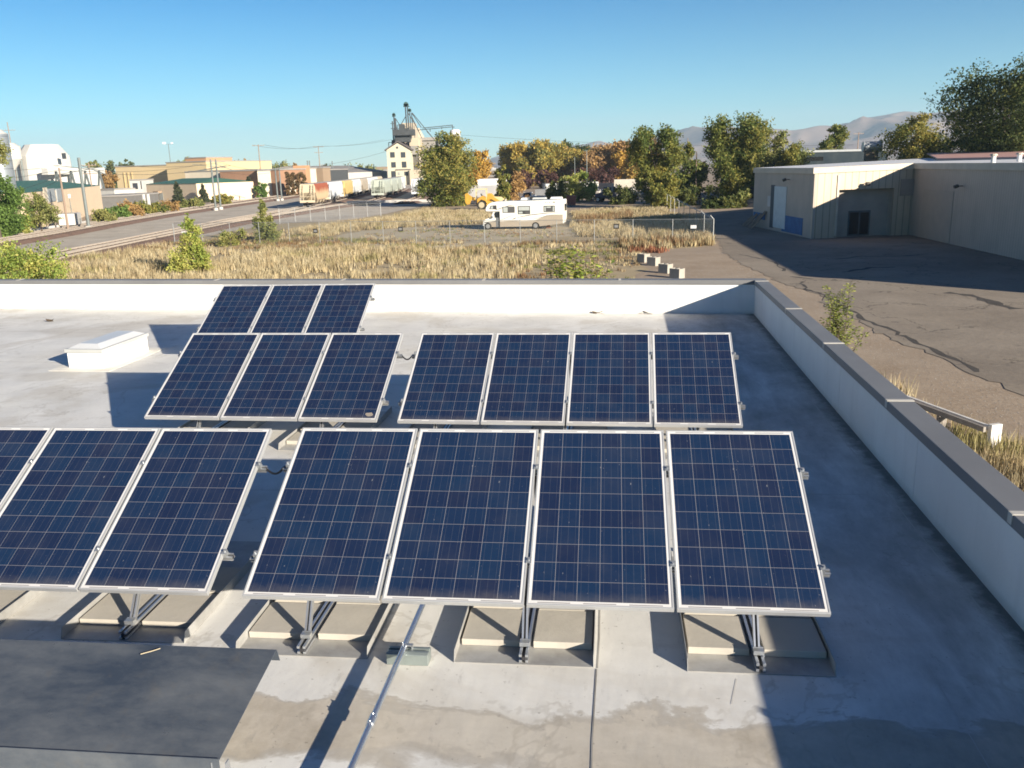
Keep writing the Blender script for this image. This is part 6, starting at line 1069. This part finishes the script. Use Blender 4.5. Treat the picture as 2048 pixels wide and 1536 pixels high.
for px, yt, wd, lab in ((1050, 340, 60, "dark plum bush below the yellow cottonwoods, left"), (1092, 338, 50, "dark plum bush below the tallest cottonwood"), (1165, 336, 60, "dark plum bush near the light poles"), (1205, 335, 64, "dark plum bush below the bronze tree")): ptree("plum_bush", lab, px, yt, wd, "plum", depth=265, n=900, lobes=8, z0=.03, group="dark bushes below the autumn trees", leaf=.6, cat="bush")
YG = "saplings in the yard"
for px, yt, wd, pal, b, lab, n in ((1008, 326, 40, "elmY", 408, "thin yellow green sapling right of the backhoe", 1100), (1040, 344, 52, "tan", 405, "orange brown bush behind the white pickup", 1100), (1105, 362, 46, "mixed", 404, "low yellowish bush left of the green yard bush", 700), (1158, 340, 66, "lime", 404, "rounded green bush behind the motorhome's rear end", 1700), (1132, 350, 40, "olive", 403, "olive bush left of the rounded green bush", 800), (993, 388, 26, "mixed", 412, "small yellow bush beside the loader bucket", 400)): ptree("sapling", lab, px, yt, wd, pal, base=b, n=n, lobes=9, z0=.04, group=YG, cat="bush")
for px, yt, wd, pal, dd_, lab in ((1238, 372, 60, "dark", 150, "dark shrub behind the truck tractor"), (1400, 345, 60, "dark", 140, "dark shrub at the back of the fenced corner"), (1365, 372, 52, "dark", 136, "dark scrub behind the fenced corner posts"), (1440, 395, 60, "dark", 128, "dark scrub left of the warehouse end"), (1488, 375, 46, "olive", 130, "olive scrub touching the warehouse's far corner")): ptree("scrub_bush", lab, px, yt, wd, pal, depth=dd_, n=1100, lobes=9, z0=.02, group="dark scrub under the elms", cat="bush")
# left side
ptree("green_tree", "bright green tree at the far left in front of the corrugated silo", -8, 338, 100, "green", depth=104, n=4200, lobes=22, z0=.05); ptree("bare_tree", "brownish tree top at the left edge above the silo", -14, 250, 64, "olive", depth=100, n=2300, lobes=14, z0=.55); ptree("green_tree", "yellow green shrub at the left edge behind the low wall", 14, 428, 60, "lime", depth=108, n=1400, lobes=10, z0=.02, cat="bush"); ptree("sparse_tree", "sparse olive tree in front of the green roofed building", 74, 384, 62, "olive", depth=112, n=1100, lobes=13, z0=.25)
for px, yt, wd, dd_, lab in ((357, 361, 36, 216, "larger dark conifer in front of the tan workshop"), (408, 366, 27, 222, "smaller dark conifer in front of the tan workshop")): ptree("conifer", lab, px, yt, wd, "conifer", depth=dd_, n=2200, lobes=22, z0=.02, shape="cone", group="conifers by the workshop")
for px, yt, lab in ((580, 341, "brown columnar cypress by the brick building, leftmost"), (589, 342, "brown columnar cypress by the brick building, second"), (600, 343, "brown columnar cypress by the brick building, third"), (610, 343, "brown columnar cypress by the brick building, rightmost")): ptree("cypress", lab, px, yt, 11, "cypress", depth=250, n=800, lobes=26, z0=.02, shape="column", group="cypresses by the brick building")
ptree("blue_spruce", "blue green spruce left of the tall wooden pole", 500, 350, 28, "conifer", depth=254, n=1100, lobes=14, shape="cone"); ptree("green_tree", "green shrub right of the white shed", 526, 362, 24, "green", depth=238, n=700, lobes=8, z0=.03, cat="bush"); ptree("orange_tree", "small bright orange tree left of the yellow works building", 222, 338, 32, "rust", depth=290, n=1300, lobes=10, z0=.1, leaf=.6)
for i, (px, yt, wd, pal) in enumerate(((195, 318, 40, "olive"), (228, 318, 60, "dark"), (262, 316, 40, "dark"), (380, 312, 50, "olive"), (450, 320, 50, "dark"), (490, 318, 60, "rust"), (575, 320, 60, "olive"), (600, 326, 40, "rust"), (730, 328, 80, "olive"), (660, 330, 50, "dark"), (418, 324, 40, "mixed"), (700, 332, 60, "dark"))): ptree("distant_tree", ["olive tree on the hazy horizon above the plant sheds", "dark tree on the horizon right of the white plant", "dark tree top at the left end of the yellow works roof", "olive tree top above the orange brick block", "dark tree on the horizon right of the works", "rusty autumn tree above the beige warehouse", "pale olive tree above the brick building's roof", "rusty tree beside the brick stair tower", "wide olive tree on the horizon left of the mill", "dark tree on the horizon above the office", "autumn tree between catenary masts and works", "dark far tree above the long grey shed"][i], px, yt, wd, pal, depth=480 + 25 * (i % 4), n=900, lobes=10, z0=.02, leaf=1.0, group="trees on the far horizon")
SG = "shrubs along the rail fence"
for px, yt, wd, pal, b, lab in ((232, 412, 44, "green", 440, "green bush beside the grey catenary mast"), (258, 405, 52, "rust", 436, "orange rust bush by the tracks below the carport"), (300, 404, 54, "mixed", 430, "yellow olive bush by the tracks, right of the rust one"), (345, 402, 50, "rust", 425, "second orange rust bush by the tracks, under the large conifer"), (392, 398, 44, "olive", 416, "olive bush by the tracks below the small conifer"), (210, 420, 40, "olive", 447, "olive bush at the foot of the thick catenary mast"), (450, 390, 40, "mixed", 410, "mixed bush left of the white shed")): ptree("rail_bush", lab, px, yt, wd, pal, base=b, n=1000, lobes=10, z0=.02, group=SG, cat="bush", shape="spread")
ptree("yellow_sapling", "tall yellow green sapling in the dry field left of centre", 391, 418, 96, "lime", base=546, n=2600, lobes=22, z0=.06, shape="cone", leaf=.14, cat="bush"); ptree("yellow_sapling", "smaller yellow green sapling beyond the front fence", 531, 392, 70, "olive", base=482, n=2000, lobes=18, z0=.05, shape="cone", leaf=.18, cat="bush"); ptree("yellow_sapling", "bright leafy bush at the lower left behind the parapet", 18, 484, 150, "lime", depth=46, n=3200, lobes=18, z0=.03, leaf=.13, cat="bush", shape="spread"); ptree("rail_bush", "dull green low bush beside the tall yellow sapling", 462, 458, 52, "olive", base=492, n=600, lobes=8, z0=.02, cat="bush", shape="spread")
def shoots(name, label, base, tops, pal, leaf, nl):
    t = thing(name, label, "shrub", base, 0); c = MB(); V, C = [], []; pl = np.array(PAL[pal])
    for tp, k in tops:
        b = Vector(base) + Vector((rnd.uniform(-.3, .3), rnd.uniform(-.3, .3), 0)); tp = Vector(tp); mid = b.lerp(tp, .5) + Vector((rnd.uniform(-.15, .15), rnd.uniform(-.15, .15), .2)); c.tube([b, mid, tp], [.03, .018, .006], 5)
        for i in range(int(nl * k)):
            f = 1 - .75 * rnd.random() ** 1.2; p = (b.lerp(mid, f * 2) if f < .5 else mid.lerp(tp, f * 2 - 1)); a = rnd.uniform(0, 6.28); s = leaf * rnd.uniform(.6, 1.2); d = Vector((math.cos(a), math.sin(a), rnd.uniform(-.5, .6))).normalized(); sd = Vector((-d.y, d.x, rnd.uniform(-.6, .6))).normalized(); o = p + d * rnd.uniform(.0, .16)
            V += [o, o + d * s * .45 + sd * s * .32, o + d * s, o + d * s * .45 - sd * s * .32]; C.append(pl[rnd.randrange(len(pl))] * rnd.uniform(1.1, 2.0))
    part("stem", c, M_BARK, t); V = np.array([tuple(v) for v in V]); bigmesh("leaves", V, np.arange(len(V)).reshape(-1, 4), np.array(C), M_LF, t)
bs_ = D(1155, 22.5); T = []
for px, py, k in ((1092, 510, .7), (1104, 500, 1), (1115, 500, 1), (1128, 488, 1.1), (1140, 498, 1), (1152, 492, 1), (1160, 500, 1.0), (1170, 508, .9), (1183, 516, .8), (1196, 525, .6), (1208, 530, .5), (1220, 520, .45), (1118, 530, 1), (1135, 525, 1.2), (1150, 530, 1.2), (1110, 540, .9), (1175, 540, .8), (1200, 545, .6)): p = D(px, 22.5 + rnd.uniform(-.5, .5)); T.append(((*p, HZ(px, py, p)), k))
shoots("leafy_shoots", "clump of bright green leafy shoots rising behind the back parapet", (*bs_, 0), T, "lime", .155, 150)
xs = (9.6, atz(1690, 640, 2.0).y); ds = dep(xs); T = []
for px, py, k in ((1666, 572, 1), (1676, 596, 1), (1688, 592, 1), (1698, 580, 1), (1712, 568, 1.1), (1705, 600, 1), (1680, 620, 1), (1668, 640, .9), (1720, 640, .8), (1735, 655, .8), (1750, 668, .6), (1700, 640, 1), (1690, 665, 1), (1715, 670, .8)): p = D(px, ds + rnd.uniform(-.4, .4)); T.append(((*p, HZ(px, py, p)), k))
shoots("leafy_shoots", "thin leafy sapling beside the right parapet over the dirt", (*xs, 0), T, "sapling", .115, 230)
for px, py, lab in ((832, 541, "small dark green weed poking above the back parapet"), (1096, 522, "single dark weed stem left of the leafy shoots")): p = D(px, 24); z = HZ(px, py - 22, p); shoots("tall_weed", lab, (*p, 0), [((p[0] + rnd.uniform(-.15, .15), p[1], z - .1 * i), 1) for i in range(3)], "green", .07, 26)
# ================================================================ HILLS
def hills():
    m, nt, b = newmat("hill_slope", .95, 0, .1); v = coords(nt); col = ramp2(nt, noise(nt, .0019, 8, .6, v, .4), (.22, .15, .125), (.38, .28, .225), .35, .65); nt.links.new(mixc(nt, mth(nt, 'MULTIPLY', ramp2(nt, noise(nt, .007, 7, .65, v), (0, 0, 0), (1, 1, 1), .5, .62), .5), col, (.13, .115, .075)), b.inputs["Base Color"])
    prof = [(930, 332), (965, 322), (985, 308), (1000, 301), (1060, 294), (1130, 279), (1200, 274), (1260, 281), (1320, 272), (1400, 262), (1440, 257), (1500, 255), (1580, 262), (1640, 252), (1700, 240), (1760, 232), (1870, 219), (1900, 215), (2048, 208), (2300, 205), (2700, 225), (3400, 270)]
    px = np.linspace(930, 3400, 420); top = np.interp(px, [p[0] for p in prof], [p[1] for p in prof]); nr = 60; nA, nB = VN(21), VN(22); V = []
    for i, x in enumerate(px):
        dr = ray(x, 320); dr = dr / math.hypot(dr[0], dr[1]); hh = HZ(x, top[i], (CC[0] + dr[0] * 5600, CC[1] + dr[1] * 5600)) 
        for j in range(nr):
            f = j / (nr - 1); r_ = 3600 + 3200 * f; X, Y = CC[0] + dr[0] * r_, CC[1] + dr[1] * r_; e = min(1, f / .63) ; env = e * e * (3 - 2 * e) if f < .63 else max(0, 1 - (f - .63) / .37)
            xa = np.array([X]); ya = np.array([Y]); q_ = 0; amp = 1
            for o, sc in enumerate((900, 420, 200, 100)): q_ += amp * (1 - abs(2 * nA(xa + 90000, ya + 90000, sc)[0] - 1)); amp *= .52
            q_ /= 1.9; V.append((X, Y, max(-2, hh * env * (.27 + .86 * q_) + (hh * .30 * (q_ - .5) if .05 < f < .6 else 0))))
    g = MB(); g.v = V
    for i in range(len(px) - 1):
        for j in range(nr - 1): a = i * nr + j; g.f.append((a, a + nr, a + nr + 1, a + 1))
    g.m = [0] * len(g.f); struct(part("hills", g, m, smooth=True))
hills()
# ================================================================ HAZE
def haze():
    m = bpy.data.materials.new("haze_air"); m.use_nodes = True; nt = m.node_tree; nt.nodes.remove(nt.nodes["Principled BSDF"]); v = nt.nodes.new("ShaderNodeVolumePrincipled"); v.inputs["Density"].default_value = HAZE; v.inputs["Color"].default_value = (.60, .80, 1.0, 1); v.inputs["Anisotropy"].default_value = 0.0
    nt.links.new(v.outputs[0], nt.nodes["Material Output"].inputs["Volume"]); c = MB(); c.box((-9000, -600, -3), (9000, 9000, 420)); o = part("haze", c, m); o["kind"] = "stuff"; o["label"] = "thin blue haze over the plain and hills"
HAZE = 1.25e-4
haze()
